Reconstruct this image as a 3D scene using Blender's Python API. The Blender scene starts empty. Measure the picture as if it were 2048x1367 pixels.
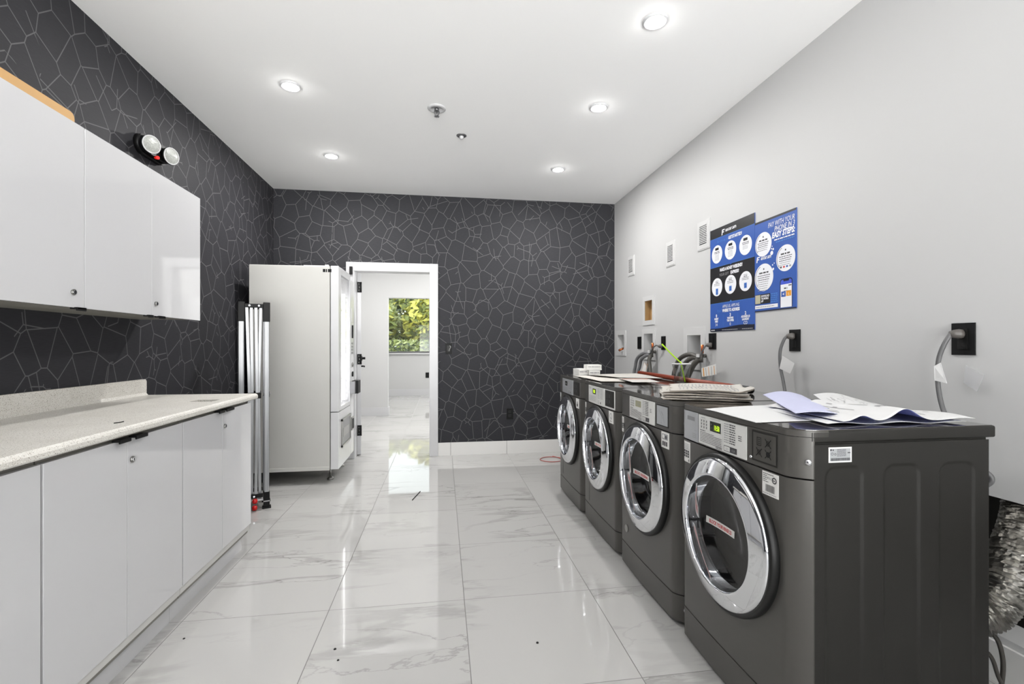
import bpy, bmesh, math, random
from mathutils import Vector, Matrix, noise as mnoise
random.seed(7)
PI = math.pi
sc = bpy.context.scene
COL = sc.collection

# ------------------------------------------------------------------ helpers
def lin(c):
    out = []
    for v in c:
        v = v / 255.0
        out.append(v / 12.92 if v <= 0.04045 else ((v + 0.055) / 1.055) ** 2.4)
    return tuple(out) + (1.0,)

MATS = {}
def M(name, rgb, rough=0.5, metal=0.0, spec=0.5, coat=0.0, nscale=18.0, namt=0.05,
      bump=0.0, bscale=120.0, emit=0.0, alpha=1.0, trans=0.0, ior=1.5):
    """procedural principled material: colour varied by noise, optional noise bump"""
    if name in MATS: return MATS[name]
    m = bpy.data.materials.new(name); m.use_nodes = True
    nt = m.node_tree; N = nt.nodes; L = nt.links
    b = N['Principled BSDF']
    c = lin(rgb)
    tc = N.new('ShaderNodeTexCoord')
    nz = N.new('ShaderNodeTexNoise'); nz.inputs['Scale'].default_value = nscale
    nz.inputs['Detail'].default_value = 4
    L.new(tc.outputs['Object'], nz.inputs['Vector'])
    mx = N.new('ShaderNodeMix'); mx.data_type = 'RGBA'
    mx.inputs[6].default_value = tuple(v * (1 - namt) for v in c[:3]) + (1,)
    mx.inputs[7].default_value = tuple(min(1, v * (1 + namt)) for v in c[:3]) + (1,)
    L.new(nz.outputs['Fac'], mx.inputs[0])
    L.new(mx.outputs[2], b.inputs['Base Color'])
    b.inputs['Roughness'].default_value = rough
    b.inputs['Metallic'].default_value = metal
    b.inputs['Specular IOR Level'].default_value = spec
    b.inputs['Coat Weight'].default_value = coat
    b.inputs['Coat Roughness'].default_value = 0.03
    b.inputs['IOR'].default_value = ior
    b.inputs['Transmission Weight'].default_value = trans
    b.inputs['Alpha'].default_value = alpha
    if emit > 0:
        b.inputs['Emission Color'].default_value = c
        b.inputs['Emission Strength'].default_value = emit
    if bump > 0:
        n2 = N.new('ShaderNodeTexNoise'); n2.inputs['Scale'].default_value = bscale
        n2.inputs['Detail'].default_value = 5
        L.new(tc.outputs['Object'], n2.inputs['Vector'])
        bp = N.new('ShaderNodeBump'); bp.inputs['Strength'].default_value = bump
        bp.inputs['Distance'].default_value = 0.002
        L.new(n2.outputs['Fac'], bp.inputs['Height'])
        L.new(bp.outputs['Normal'], b.inputs['Normal'])
    MATS[name] = m
    return m

def thin_glass(name, tint=(255, 255, 255), ior=1.45, rough=0.0, base=0.0):
    """thin clear sheet: fresnel mix of transparent and glossy"""
    if name in MATS: return MATS[name]
    m = bpy.data.materials.new(name); m.use_nodes = True
    nt = m.node_tree; N = nt.nodes; L = nt.links
    N.remove(N['Principled BSDF'])
    out = N['Material Output']
    tr = N.new('ShaderNodeBsdfTransparent'); tr.inputs['Color'].default_value = lin(tint)
    gl = N.new('ShaderNodeBsdfGlossy'); gl.inputs['Roughness'].default_value = rough
    lw = N.new('ShaderNodeFresnel')
    ge = N.new('ShaderNodeNewGeometry'); mi_ = N.new('ShaderNodeMix'); mi_.data_type = 'FLOAT'
    mi_.inputs[2].default_value = ior; mi_.inputs[3].default_value = 1.0 / ior      # same reflectance from both sides of the sheet
    L.new(ge.outputs['Backfacing'], mi_.inputs[0]); L.new(mi_.outputs[0], lw.inputs['IOR'])
    ad = N.new('ShaderNodeMath'); ad.operation = 'ADD'; ad.use_clamp = True; ad.inputs[1].default_value = base
    L.new(lw.outputs[0], ad.inputs[0])
    mx = N.new('ShaderNodeMixShader')
    L.new(ad.outputs[0], mx.inputs[0]); L.new(tr.outputs[0], mx.inputs[1]); L.new(gl.outputs[0], mx.inputs[2])
    L.new(mx.outputs[0], out.inputs['Surface'])
    MATS[name] = m
    return m

class Fr:
    """a flat drawing frame: origin, right, up; normal = right x up"""
    def __init__(s, o, r, u):
        s.o = Vector(o); s.r = Vector(r).normalized(); s.u = Vector(u).normalized(); s.n = s.r.cross(s.u)
    def p(s, x, y, d=0.0): return s.o + s.r * x + s.u * y + s.n * d

def world_off(o):
    v = Vector((0, 0, 0))
    while o is not None:
        v += o.location; o = o.parent
    return v

class B:
    def __init__(s): s.bm = bmesh.new(); s.m = []
    def mi(s, m):
        if m not in s.m: s.m.append(m)
        return s.m.index(m)
    def _fin(s, faces, m, smooth=False):
        i = s.mi(m)
        for f in faces:
            f.material_index = i; f.smooth = smooth
    def box(s, x0, x1, y0, y1, z0, z1, m, bev=0.0, seg=2, T=None):
        mat = Matrix.Translation(((x0 + x1) / 2, (y0 + y1) / 2, (z0 + z1) / 2)) @ Matrix.Diagonal((abs(x1 - x0), abs(y1 - y0), abs(z1 - z0), 1))
        r = bmesh.ops.create_cube(s.bm, size=1.0, matrix=mat)
        vs = r['verts']
        if bev > 0:
            ed = list({e for v in vs for e in v.link_edges})
            fs0 = {f for v in vs for f in v.link_faces}
            rb = bmesh.ops.bevel(s.bm, geom=ed, offset=bev, segments=seg, profile=0.5, affect='EDGES')
            fs = set(rb['faces'])
            vs = [v for v in rb['verts']]
            stack = list(fs); 
            while stack:
                f = stack.pop()
                for e in f.edges:
                    for g in e.link_faces:
                        if g not in fs: fs.add(g); stack.append(g)
            vs = list({v for f in fs for v in f.verts})
            s._fin(fs, m, False)
        else:
            s._fin({f for v in vs for f in v.link_faces}, m)
        if T is not None: bmesh.ops.transform(s.bm, matrix=T, verts=vs)
        return vs
    def cyl(s, p, q, r, m, r2=None, n=20, caps=True, smooth=True):
        p = Vector(p); q = Vector(q); r2 = r if r2 is None else r2
        d = (q - p).normalized()
        a = d.orthogonal().normalized(); b = d.cross(a)
        A = [s.bm.verts.new(p + (a * math.cos(2 * PI * i / n) + b * math.sin(2 * PI * i / n)) * r) for i in range(n)]
        Bv = [s.bm.verts.new(q + (a * math.cos(2 * PI * i / n) + b * math.sin(2 * PI * i / n)) * r2) for i in range(n)]
        fs = [s.bm.faces.new((A[i], A[(i + 1) % n], Bv[(i + 1) % n], Bv[i])) for i in range(n)]
        s._fin(fs, m, smooth)
        if caps:
            s._fin([s.bm.faces.new(list(reversed(A))), s.bm.faces.new(Bv)], m)
        return A + Bv
    def tube(s, pts, r, m, n=10, sub=8, rf=None, smooth=True):
        P = [Vector(p) for p in pts]
        path = []
        if len(P) > 2 and sub > 1:
            for i in range(len(P) - 1):
                p0 = P[max(i - 1, 0)]; p1 = P[i]; p2 = P[i + 1]; p3 = P[min(i + 2, len(P) - 1)]
                for k in range(sub):
                    t = k / sub
                    path.append(0.5 * ((2 * p1) + (p2 - p0) * t + (2 * p0 - 5 * p1 + 4 * p2 - p3) * t * t + (3 * p1 - p0 - 3 * p2 + p3) * t ** 3))
            path.append(P[-1])
        else: path = P
        rings = []; a = None
        for i, c in enumerate(path):
            t = (path[min(i + 1, len(path) - 1)] - path[max(i - 1, 0)]).normalized()
            if a is None: a = t.orthogonal().normalized()
            a = (a - t * a.dot(t)).normalized(); b = t.cross(a)
            rr = rf(i / (len(path) - 1), i) if rf else r
            rings.append([s.bm.verts.new(c + (a * math.cos(2 * PI * k / n) + b * math.sin(2 * PI * k / n)) * rr) for k in range(n)])
        fs = []
        for i in range(len(rings) - 1):
            for k in range(n):
                fs.append(s.bm.faces.new((rings[i][k], rings[i][(k + 1) % n], rings[i + 1][(k + 1) % n], rings[i + 1][k])))
        fs.append(s.bm.faces.new(list(reversed(rings[0])))); fs.append(s.bm.faces.new(rings[-1]))
        s._fin(fs, m, smooth)
    def lathe(s, prof, o, ax, m, n=64, smooth=True):
        o = Vector(o); ax = Vector(ax).normalized(); a = ax.orthogonal().normalized(); b = ax.cross(a)
        rings = []
        for (r, h) in prof:
            if r < 1e-6: rings.append([s.bm.verts.new(o + ax * h)])
            else: rings.append([s.bm.verts.new(o + ax * h + (a * math.cos(2 * PI * k / n) + b * math.sin(2 * PI * k / n)) * r) for k in range(n)])
        fs = []
        for i in range(len(rings) - 1):
            A, C = rings[i], rings[i + 1]
            for k in range(n):
                k2 = (k + 1) % n
                if len(A) == 1 and len(C) == 1: continue
                if len(A) == 1: fs.append(s.bm.faces.new((A[0], C[k2], C[k])))
                elif len(C) == 1: fs.append(s.bm.faces.new((A[k], A[k2], C[0])))
                else: fs.append(s.bm.faces.new((A[k], A[k2], C[k2], C[k])))
        s._fin(fs, m, smooth)
    def prism(s, poly, vec, m, smooth=False):
        vec = Vector(vec)
        A = [s.bm.verts.new(Vector(p)) for p in poly]; C = [s.bm.verts.new(Vector(p) + vec) for p in poly]
        n = len(A)
        side = [s.bm.faces.new((A[i], A[(i + 1) % n], C[(i + 1) % n], C[i])) for i in range(n)]
        s._fin(side, m, smooth)
        s._fin([s.bm.faces.new(list(reversed(A))), s.bm.faces.new(C)], m)
    def face(s, pts, m):
        s._fin([s.bm.faces.new([s.bm.verts.new(Vector(p)) for p in pts])], m)
    # --- flat print
    def rect(s, F, x0, x1, y0, y1, d, m): s.face([F.p(x0, y0, d), F.p(x1, y0, d), F.p(x1, y1, d), F.p(x0, y1, d)], m)
    def plate(s, F, x0, x1, y0, y1, d0, d1, m): s.prism([F.p(x0, y0, d0), F.p(x1, y0, d0), F.p(x1, y1, d0), F.p(x0, y1, d0)], F.n * (d1 - d0), m)
    def poly(s, F, pts, d, m): s.face([F.p(x, y, d) for x, y in pts], m)
    def disc(s, F, cx, cy, r, d, m, n=32, ry=None):
        ry = r if ry is None else ry
        s.face([F.p(cx + r * math.cos(2 * PI * k / n), cy + ry * math.sin(2 * PI * k / n), d) for k in range(n)], m)
    def ringp(s, F, cx, cy, r0, r1, d, m, a0=0, a1=2 * PI, n=32):
        for k in range(n):
            t0 = a0 + (a1 - a0) * k / n; t1 = a0 + (a1 - a0) * (k + 1) / n
            s.face([F.p(cx + r0 * math.cos(t0), cy + r0 * math.sin(t0), d), F.p(cx + r1 * math.cos(t0), cy + r1 * math.sin(t0), d),
                    F.p(cx + r1 * math.cos(t1), cy + r1 * math.sin(t1), d), F.p(cx + r0 * math.cos(t1), cy + r0 * math.sin(t1), d)], m)
    def line(s, F, x0, y0, x1, y1, w, d, m):
        v = Vector((x1 - x0, y1 - y0)).normalized(); nx, ny = -v.y * w / 2, v.x * w / 2
        s.poly(F, [(x0 - nx, y0 - ny), (x1 - nx, y1 - ny), (x1 + nx, y1 + ny), (x0 + nx, y0 + ny)], d, m)
    def text(s, F, st, x, y, size, d, m, align='CENTER', shear=0.0, bold=0.0, sx=1.0):
        cu = bpy.data.curves.new('t', 'FONT'); cu.body = st; cu.size = size; cu.align_x = align; cu.shear = shear
        cu.offset = bold; cu.resolution_u = 2
        ob = bpy.data.objects.new('t', cu); COL.objects.link(ob)
        dg = bpy.context.evaluated_depsgraph_get()
        me = bpy.data.meshes.new_from_object(ob.evaluated_get(dg))
        off = len(s.bm.verts); s.bm.verts.ensure_lookup_table()
        vs = [s.bm.verts.new(F.p(x + v.co.x * sx, y + v.co.y, d)) for v in me.vertices]
        i = s.mi(m)
        for p in me.polygons:
            try:
                f = s.bm.faces.new([vs[k] for k in p.vertices]); f.material_index = i
            except ValueError: pass
        bpy.data.objects.remove(ob); bpy.data.curves.remove(cu); bpy.data.meshes.remove(me)
    def scrib(s, F, x0, x1, y, h, d, m, rnd=None):
        """a line of print too small to read: little word-length bars"""
        rnd = rnd or random
        x = x0
        while x < x1:
            w = rnd.uniform(1.2, 4.0) * h
            e = min(x + w, x1)
            s.rect(F, x, e, y - h / 2, y + h / 2, d, m)
            x = e + 0.6 * h
    def sheet(s, fn, nu, nv, mt, mb, t=0.0006, ms=None):
        g = [[fn(i / nu, j / nv) for j in range(nv + 1)] for i in range(nu + 1)]
        top = [[s.bm.verts.new(Vector(p) + Vector((0, 0, t))) for p in r] for r in g]
        bot = [[s.bm.verts.new(Vector(p)) for p in r] for r in g]
        ft, fb, fe = [], [], []
        for i in range(nu):
            for j in range(nv):
                ft.append(s.bm.faces.new((top[i][j], top[i + 1][j], top[i + 1][j + 1], top[i][j + 1])))
                fb.append(s.bm.faces.new((bot[i][j], bot[i][j + 1], bot[i + 1][j + 1], bot[i + 1][j])))
        ring = [(i, 0) for i in range(nu)] + [(nu, j) for j in range(nv)] + [(i, nv) for i in range(nu, 0, -1)] + [(0, j) for j in range(nv, 0, -1)]
        for k in range(len(ring)):
            a = ring[k]; b = ring[(k + 1) % len(ring)]
            fe.append(s.bm.faces.new((bot[a[0]][a[1]], bot[b[0]][b[1]], top[b[0]][b[1]], top[a[0]][a[1]])))
        s._fin(ft, mt, True); s._fin(fb, mb, True); s._fin(fe, ms or mt, False)
    def build(s, name, parent=None, label=None, cat=None, group=None, kind=None, local=False, origin=None, autosmooth=None):
        bm = s.bm
        if bm.faces: bmesh.ops.recalc_face_normals(bm, faces=bm.faces) if autosmooth != 'keep' else None
        off = Vector((0, 0, 0))
        if parent is not None:
            if not local: off = world_off(parent)
        elif origin is not None: off = Vector(origin)
        elif kind != 'structure' and bm.verts:
            xs = [v.co.x for v in bm.verts]; ys = [v.co.y for v in bm.verts]; zs = [v.co.z for v in bm.verts]
            off = Vector(((min(xs) + max(xs)) / 2, (min(ys) + max(ys)) / 2, min(zs)))
        if off.length > 0: bmesh.ops.translate(bm, vec=-off, verts=bm.verts)
        me = bpy.data.meshes.new(name); bm.to_mesh(me); bm.free()
        for m in s.m: me.materials.append(m)
        if autosmooth == 'angle': me.set_sharp_from_angle(angle=0.6)
        o = bpy.data.objects.new(name, me); COL.objects.link(o)
        if parent is not None: o.parent = parent
        else: o.location = off
        tag(o, label, cat, group, kind)
        return o

def tag(o, label=None, cat=None, group=None, kind=None):
    if label: o['label'] = label
    if cat: o['category'] = cat
    if group: o['group'] = group
    if kind: o['kind'] = kind

def thing(name, label, cat, loc=(0, 0, 0), group=None, rz=0.0):
    o = bpy.data.objects.new(name, None); COL.objects.link(o)
    o.location = loc; o.rotation_euler = (0, 0, rz); o.empty_display_size = 0.1
    tag(o, label, cat, group)
    return o

def copy_tree(o, parent=None):
    c = o.copy(); COL.objects.link(c)
    if parent is not None: c.parent = parent
    for ch in o.children: copy_tree(ch, c)
    return c

def boolean(o, cutter_b):
    me = bpy.data.meshes.new('cut'); bmesh.ops.recalc_face_normals(cutter_b.bm, faces=cutter_b.bm.faces)
    cutter_b.bm.to_mesh(me); cutter_b.bm.free()
    c = bpy.data.objects.new('cut', me); COL.objects.link(c)
    c.matrix_world = Matrix.Translation(world_off(o))
    md = o.modifiers.new('b', 'BOOLEAN'); md.object = c; md.operation = 'DIFFERENCE'; md.solver = 'EXACT'
    bpy.context.view_layer.update()
    dg = bpy.context.evaluated_depsgraph_get()
    nm = bpy.data.meshes.new_from_object(o.evaluated_get(dg))
    o.modifiers.clear(); old = o.data; o.data = nm; nm.name = o.name
    bpy.data.objects.remove(c); bpy.data.meshes.remove(me); bpy.data.meshes.remove(old)

# ------------------------------------------------------------------ dimensions (metres; camera stands at x=0,y=0)
XL, XR, YB, HC = -1.77, 2.0, 5.29, 2.885
YR = -3.2                       # rear wall behind the camera

# ------------------------------------------------------------------ materials
WALLW = M('white_wall_paint', (186, 186, 186), 0.55, bump=0.04, bscale=300, namt=0.012, nscale=2)
CEILW = M('white_ceiling_paint', (247, 247, 247), 0.7, bump=0.04, bscale=260, namt=0.012, nscale=1.5)
TRIMW = M('white_gloss_trim', (190, 190, 192), 0.3, namt=0.01)
CABW = M('white_gloss_laminate', (197, 197, 199), 0.06, coat=0.5, namt=0.01, nscale=3)
CABSIDE = M('pale_grey_board', (200, 199, 196), 0.5, namt=0.03)
GAP = M('shade_grey_carcass', (120, 118, 112), 0.6)  # shade of door seams and cabinet underside put into this grey
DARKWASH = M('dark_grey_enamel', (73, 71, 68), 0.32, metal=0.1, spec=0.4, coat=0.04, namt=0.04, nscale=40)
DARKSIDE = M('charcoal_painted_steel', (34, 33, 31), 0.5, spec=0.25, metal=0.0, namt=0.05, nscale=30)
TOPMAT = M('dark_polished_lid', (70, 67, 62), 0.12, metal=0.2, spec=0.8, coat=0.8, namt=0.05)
BLACK = M('black_plastic', (13, 13, 14), 0.5, spec=0.25)
BLACKR = M('black_rubber', (15, 15, 15), 0.4, spec=0.35)
CHROME = M('polished_chrome', (226, 227, 230), 0.045, metal=1.0, namt=0.01)
STEEL = M('brushed_steel', (150, 149, 146), 0.28, metal=1.0, namt=0.06)
DRUM = M('dim_drum_steel', (84, 82, 79), 0.35, metal=1.0, namt=0.08)
VENTW = M('white_vent_plastic', (194, 194, 194), 0.45, namt=0.01)
ALU = M('satin_aluminium', (158, 159, 161), 0.38, metal=0.7, namt=0.03)
ALUD = M('grey_aluminium', (112, 112, 113), 0.4, metal=0.7, namt=0.04)
SILVER = M('silver_film', (172, 174, 177), 0.3, metal=0.35, namt=0.06)
PANEL = M('pale_control_film', (208, 208, 205), 0.4, namt=0.02)
PANELB = M('bluish_control_film', (196, 199, 205), 0.35, namt=0.03)
INK = M('dark_print_ink', (66, 66, 68), 0.6)
INKL = M('light_grey_ink', (150, 150, 152), 0.6)
PAPER = M('white_paper', (208, 208, 208), 0.7, namt=0.015)
STICK = M('sticker_white', (222, 221, 218), 0.5, namt=0.02)
REDINK = M('red_ink', (196, 62, 64), 0.5)
RED = M('red_plastic', (200, 26, 26), 0.3)
LCDON = M('lit_green_digits', (190, 226, 40), 0.4, emit=0.55)
LCDBG = M('display_black', (26, 30, 18), 0.15)
LCDOFF = M('dull_beige_display', (152, 150, 122), 0.3)
CORD = M('grey_cable', (92, 92, 93), 0.45)
HOSE = M('grey_rubber_hose', (112, 112, 114), 0.5, bump=0.4, bscale=500)
HOSED = M('dark_braided_hose', (74, 72, 68), 0.5, bump=0.5, bscale=700)
COPPER = M('copper', (176, 98, 58), 0.3, metal=0.9)
WOODR = M('red_brown_stained_wood', (126, 50, 28), 0.35, nscale=30, namt=0.2)
WOOD = M('raw_wood', (160, 128, 84), 0.6, nscale=14, namt=0.2)
MDF = M('tan_board', (188, 146, 88), 0.6, namt=0.06)
NEON = M('neon_lime_plastic', (178, 228, 24), 0.3)
BLUE = M('poster_blue', (52, 88, 164), 0.35, namt=0.03)
BLUED = M('poster_blue_pale', (74, 128, 198), 0.4)
NAVY = M('poster_navy', (26, 30, 48), 0.35)
PBLACK = M('poster_black', (32, 32, 35), 0.35, namt=0.03)
PWHITE = M('poster_white', (228, 229, 234), 0.4, namt=0.01)
ORANGE = M('orange_ink', (222, 150, 40), 0.5)
BLUEPAP = M('blue_backed_paper', (96, 104, 170), 0.7, namt=0.05)
LAVPAP = M('lavender_paper', (188, 190, 216), 0.7, namt=0.04)
NEWS = M('newsprint', (190, 186, 179), 0.8, nscale=60, namt=0.10)
NEWSD = M('newsprint_edge', (136, 127, 118), 0.85, nscale=90, namt=0.25)
BROWNP = M('brown_kraft_paper', (120, 98, 84), 0.8, namt=0.12)
VEND = M('grey_powder_coat', (200, 199, 195), 0.45, bump=0.03, bscale=500, namt=0.01)
VENDL = M('pale_grey_enamel', (214, 214, 216), 0.2, namt=0.01)
VENDD = M('mid_grey_plastic', (128, 128, 130), 0.3)
LENS = M('faceted_clear_lens', (158, 160, 156), 0.2, bump=1.0, bscale=110, namt=0.35, nscale=120)
LAMPON = M('lit_downlight_lens', (255, 255, 252), 0.4, emit=34.0)
LEDW = M('lit_white_tube', (255, 255, 255), 0.4, emit=7.0)
TILE = M('marble_baseboard_tile', (216, 215, 213), 0.12, nscale=5, namt=0.03)
DARKCAV = M('dark_wall_cavity', (34, 32, 30), 0.9)
SPECGREY = M('grey_sprinkler_metal', (120, 120, 122), 0.3, metal=0.8)
REDCORD = M('red_cord', (168, 92, 88), 0.5)
DUCTD = M('dust_grey', (96, 94, 90), 0.7)

def wallpaper(name, axis):
    m = bpy.data.materials.new(name); m.use_nodes = True
    nt = m.node_tree; N = nt.nodes; L = nt.links; b = N['Principled BSDF']
    g = N.new('ShaderNodeNewGeometry'); sp = N.new('ShaderNodeSeparateXYZ'); L.new(g.outputs['Position'], sp.inputs[0])
    cb = N.new('ShaderNodeCombineXYZ')
    L.new(sp.outputs[axis], cb.inputs[0]); L.new(sp.outputs[2], cb.inputs[1])
    S = 7.6
    def vor(scale, seedoff):
        mp = N.new('ShaderNodeMapping'); mp.inputs['Location'].default_value = (seedoff, seedoff * 0.7, 0)
        mp.inputs['Rotation'].default_value = (0, 0, 0.5)
        mp.inputs['Scale'].default_value = (1.0, 0.86, 1)
        L.new(cb.outputs[0], mp.inputs[0])
        v = N.new('ShaderNodeTexVoronoi'); v.voronoi_dimensions = '2D'; v.feature = 'DISTANCE_TO_EDGE'
        v.inputs['Scale'].default_value = scale
        L.new(mp.outputs[0], v.inputs['Vector'])
        r = N.new('ShaderNodeMapRange'); r.interpolation_type = 'SMOOTHSTEP'
        r.inputs['From Min'].default_value = 0.0014 * scale; r.inputs['From Max'].default_value = 0.0030 * scale
        r.inputs['To Min'].default_value = 1; r.inputs['To Max'].default_value = 0
        L.new(v.outputs['Distance'], r.inputs['Value'])
        return r
    v1 = vor(S, 3.1)
    v2 = vor(S * 0.72, 11.7)
    mk = N.new('ShaderNodeTexNoise'); mk.noise_dimensions = '2D'; mk.inputs['Scale'].default_value = 4.5; mk.inputs['Detail'].default_value = 1
    L.new(cb.outputs[0], mk.inputs['Vector'])
    gt = N.new('ShaderNodeMath'); gt.operation = 'GREATER_THAN'; gt.inputs[1].default_value = 0.57; L.new(mk.outputs['Fac'], gt.inputs[0])
    ml = N.new('ShaderNodeMath'); ml.operation = 'MULTIPLY'; L.new(gt.outputs[0], ml.inputs[0]); L.new(v2.outputs[0], ml.inputs[1])
    mxm = N.new('ShaderNodeMath'); mxm.operation = 'MAXIMUM'; L.new(ml.outputs[0], mxm.inputs[0]); L.new(v1.outputs[0], mxm.inputs[1])
    # fine horizontal linen threads
    mp2 = N.new('ShaderNodeMapping'); mp2.inputs['Scale'].default_value = (25, 420, 1); L.new(cb.outputs[0], mp2.inputs[0])
    nz = N.new('ShaderNodeTexNoise'); nz.noise_dimensions = '2D'; nz.inputs['Scale'].default_value = 1.0; nz.inputs['Detail'].default_value = 2
    L.new(mp2.outputs[0], nz.inputs['Vector'])
    mx = N.new('ShaderNodeMix'); mx.data_type = 'RGBA'
    mx.inputs[6].default_value = lin((39, 39, 42)); mx.inputs[7].default_value = lin((51, 51, 55))
    L.new(nz.outputs['Fac'], mx.inputs[0])
    mm = N.new('ShaderNodeMath'); mm.operation = 'MULTIPLY'; mm.inputs[1].default_value = 0.72
    L.new(mxm.outputs[0], mm.inputs[0])
    m2 = N.new('ShaderNodeMix'); m2.data_type = 'RGBA'; m2.inputs[7].default_value = lin((104, 103, 105))
    L.new(mm.outputs[0], m2.inputs[0]); L.new(mx.outputs[2], m2.inputs[6])
    L.new(m2.outputs[2], b.inputs['Base Color'])
    b.inputs['Roughness'].default_value = 0.6; b.inputs['Specular IOR Level'].default_value = 0.18
    bp = N.new('ShaderNodeBump'); bp.inputs['Strength'].default_value = 0.12; bp.inputs['Distance'].default_value = 0.001
    L.new(nz.outputs['Fac'], bp.inputs['Height']); L.new(bp.outputs['Normal'], b.inputs['Normal'])
    MATS[name] = m
    return m
WPL = wallpaper('dark_crackle_wallpaper_left', 1)
WPB = wallpaper('dark_crackle_wallpaper_back', 0)

def marble():
    m = bpy.data.materials.new('polished_marble_tile'); m.use_nodes = True
    nt = m.node_tree; N = nt.nodes; L = nt.links; b = N['Principled BSDF']
    def math_(op, a, bb=None, c=None):
        n = N.new('ShaderNodeMath'); n.operation = op
        for i, v in enumerate((a, bb, c)):
            if v is None: continue
            if isinstance(v, (int, float)): n.inputs[i].default_value = v
            else: L.new(v, n.inputs[i])
        return n.outputs[0]
    g = N.new('ShaderNodeNewGeometry'); sp = N.new('ShaderNodeSeparateXYZ'); L.new(g.outputs['Position'], sp.inputs[0])
    TX, TY = 0.623, 0.631
    tx = math_('DIVIDE', math_('SUBTRACT', sp.outputs[0], 0.104), TX)
    ty = math_('DIVIDE', math_('SUBTRACT', sp.outputs[1], 1.641), TY)
    fx = math_('FRACT', tx); fy = math_('FRACT', ty)
    ex = math_('MULTIPLY', math_('MINIMUM', fx, math_('SUBTRACT', 1.0, fx)), TX)
    ey = math_('MULTIPLY', math_('MINIMUM', fy, math_('SUBTRACT', 1.0, fy)), TY)
    ed = math_('MINIMUM', ex, math_('MULTIPLY', ey, 1.35))
    gr = N.new('ShaderNodeMapRange'); gr.interpolation_type = 'SMOOTHSTEP'
    gr.inputs['From Min'].default_value = 0.0011; gr.inputs['From Max'].default_value = 0.0022
    gr.inputs['To Min'].default_value = 1; gr.inputs['To Max'].default_value = 0
    L.new(ed, gr.inputs['Value'])
    cell = N.new('ShaderNodeCombineXYZ'); L.new(math_('FLOOR', tx), cell.inputs[0]); L.new(math_('FLOOR', ty), cell.inputs[1])
    wn = N.new('ShaderNodeTexWhiteNoise'); L.new(cell.outputs[0], wn.inputs['Vector'])
    sc_ = N.new('ShaderNodeVectorMath'); sc_.operation = 'SCALE'; sc_.inputs['Scale'].default_value = 37.0
    L.new(wn.outputs['Color'], sc_.inputs[0])
    ad = N.new('ShaderNodeVectorMath'); ad.operation = 'ADD'; L.new(g.outputs['Position'], ad.inputs[0]); L.new(sc_.outputs[0], ad.inputs[1])
    mp = N.new('ShaderNodeMapping'); mp.inputs['Rotation'].default_value = (0, 0, -0.72); mp.inputs['Scale'].default_value = (0.75, 2.6, 1)
    L.new(ad.outputs[0], mp.inputs[0])
    def vein(scale, lo, hi, detail, dist):
        n = N.new('ShaderNodeTexNoise'); n.inputs['Scale'].default_value = scale; n.inputs['Detail'].default_value = detail
        n.inputs['Roughness'].default_value = 0.55; n.inputs['Distortion'].default_value = dist
        L.new(mp.outputs[0], n.inputs['Vector'])
        a = math_('ABSOLUTE', math_('SUBTRACT', n.outputs['Fac'], 0.5))
        r = N.new('ShaderNodeMapRange'); r.interpolation_type = 'SMOOTHSTEP'
        r.inputs['From Min'].default_value = lo; r.inputs['From Max'].default_value = hi
        r.inputs['To Min'].default_value = 1; r.inputs['To Max'].default_value = 0
        L.new(a, r.inputs['Value']); return r.outputs[0]
    va = vein(0.9, 0.002, 0.034, 7, 0.35)
    vb = vein(1.7, 0.001, 0.012, 8, 0.5)
    msk = N.new('ShaderNodeTexNoise'); msk.inputs['Scale'].default_value = 1.3; msk.inputs['Detail'].default_value = 3
    L.new(ad.outputs[0], msk.inputs['Vector'])
    mr = N.new('ShaderNodeMapRange'); mr.inputs['From Min'].default_value = 0.42; mr.inputs['From Max'].default_value = 0.66
    L.new(msk.outputs['Fac'], mr.inputs['Value'])
    fac = math_('MULTIPLY', math_('ADD', math_('MULTIPLY', va, 0.42), math_('MULTIPLY', vb, 0.42)), mr.outputs[0])
    c1 = N.new('ShaderNodeMix'); c1.data_type = 'RGBA'; c1.clamp_factor = True
    c1.inputs[6].default_value = lin((180, 179, 177)); c1.inputs[7].default_value = lin((122, 121, 119))
    L.new(fac, c1.inputs[0])
    # slight tone change from tile to tile
    tone = N.new('ShaderNodeMix'); tone.data_type = 'RGBA'; tone.blend_type = 'MULTIPLY'; tone.inputs[0].default_value = 1
    tv = N.new('ShaderNodeMapRange'); tv.inputs['To Min'].default_value = 0.95; tv.inputs['To Max'].default_value = 1.0
    L.new(wn.outputs['Value'], tv.inputs['Value'])
    L.new(c1.outputs[2], tone.inputs[6]); L.new(tv.outputs[0], tone.inputs[7])
    c2 = N.new('ShaderNodeMix'); c2.data_type = 'RGBA'; c2.inputs[7].default_value = lin((104, 102, 100))
    L.new(gr.outputs[0], c2.inputs[0]); L.new(tone.outputs[2], c2.inputs[6])
    L.new(c2.outputs[2], b.inputs['Base Color'])
    rr = N.new('ShaderNodeMapRange'); rr.inputs['To Min'].default_value = 0.035; rr.inputs['To Max'].default_value = 0.5
    L.new(gr.outputs[0], rr.inputs['Value']); L.new(rr.outputs[0], b.inputs['Roughness'])
    b.inputs['Specular IOR Level'].default_value = 0.6
    wv = N.new('ShaderNodeTexNoise'); wv.inputs['Scale'].default_value = 2.2; wv.inputs['Detail'].default_value = 1
    L.new(ad.outputs[0], wv.inputs['Vector'])
    h = math_('SUBTRACT', math_('MULTIPLY', wv.outputs['Fac'], 0.6), gr.outputs[0])
    bp = N.new('ShaderNodeBump'); bp.inputs['Strength'].default_value = 0.35; bp.inputs['Distance'].default_value = 0.0015
    L.new(h, bp.inputs['Height']); L.new(bp.outputs['Normal'], b.inputs['Normal'])
    return m
MARBLE = marble()

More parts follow.
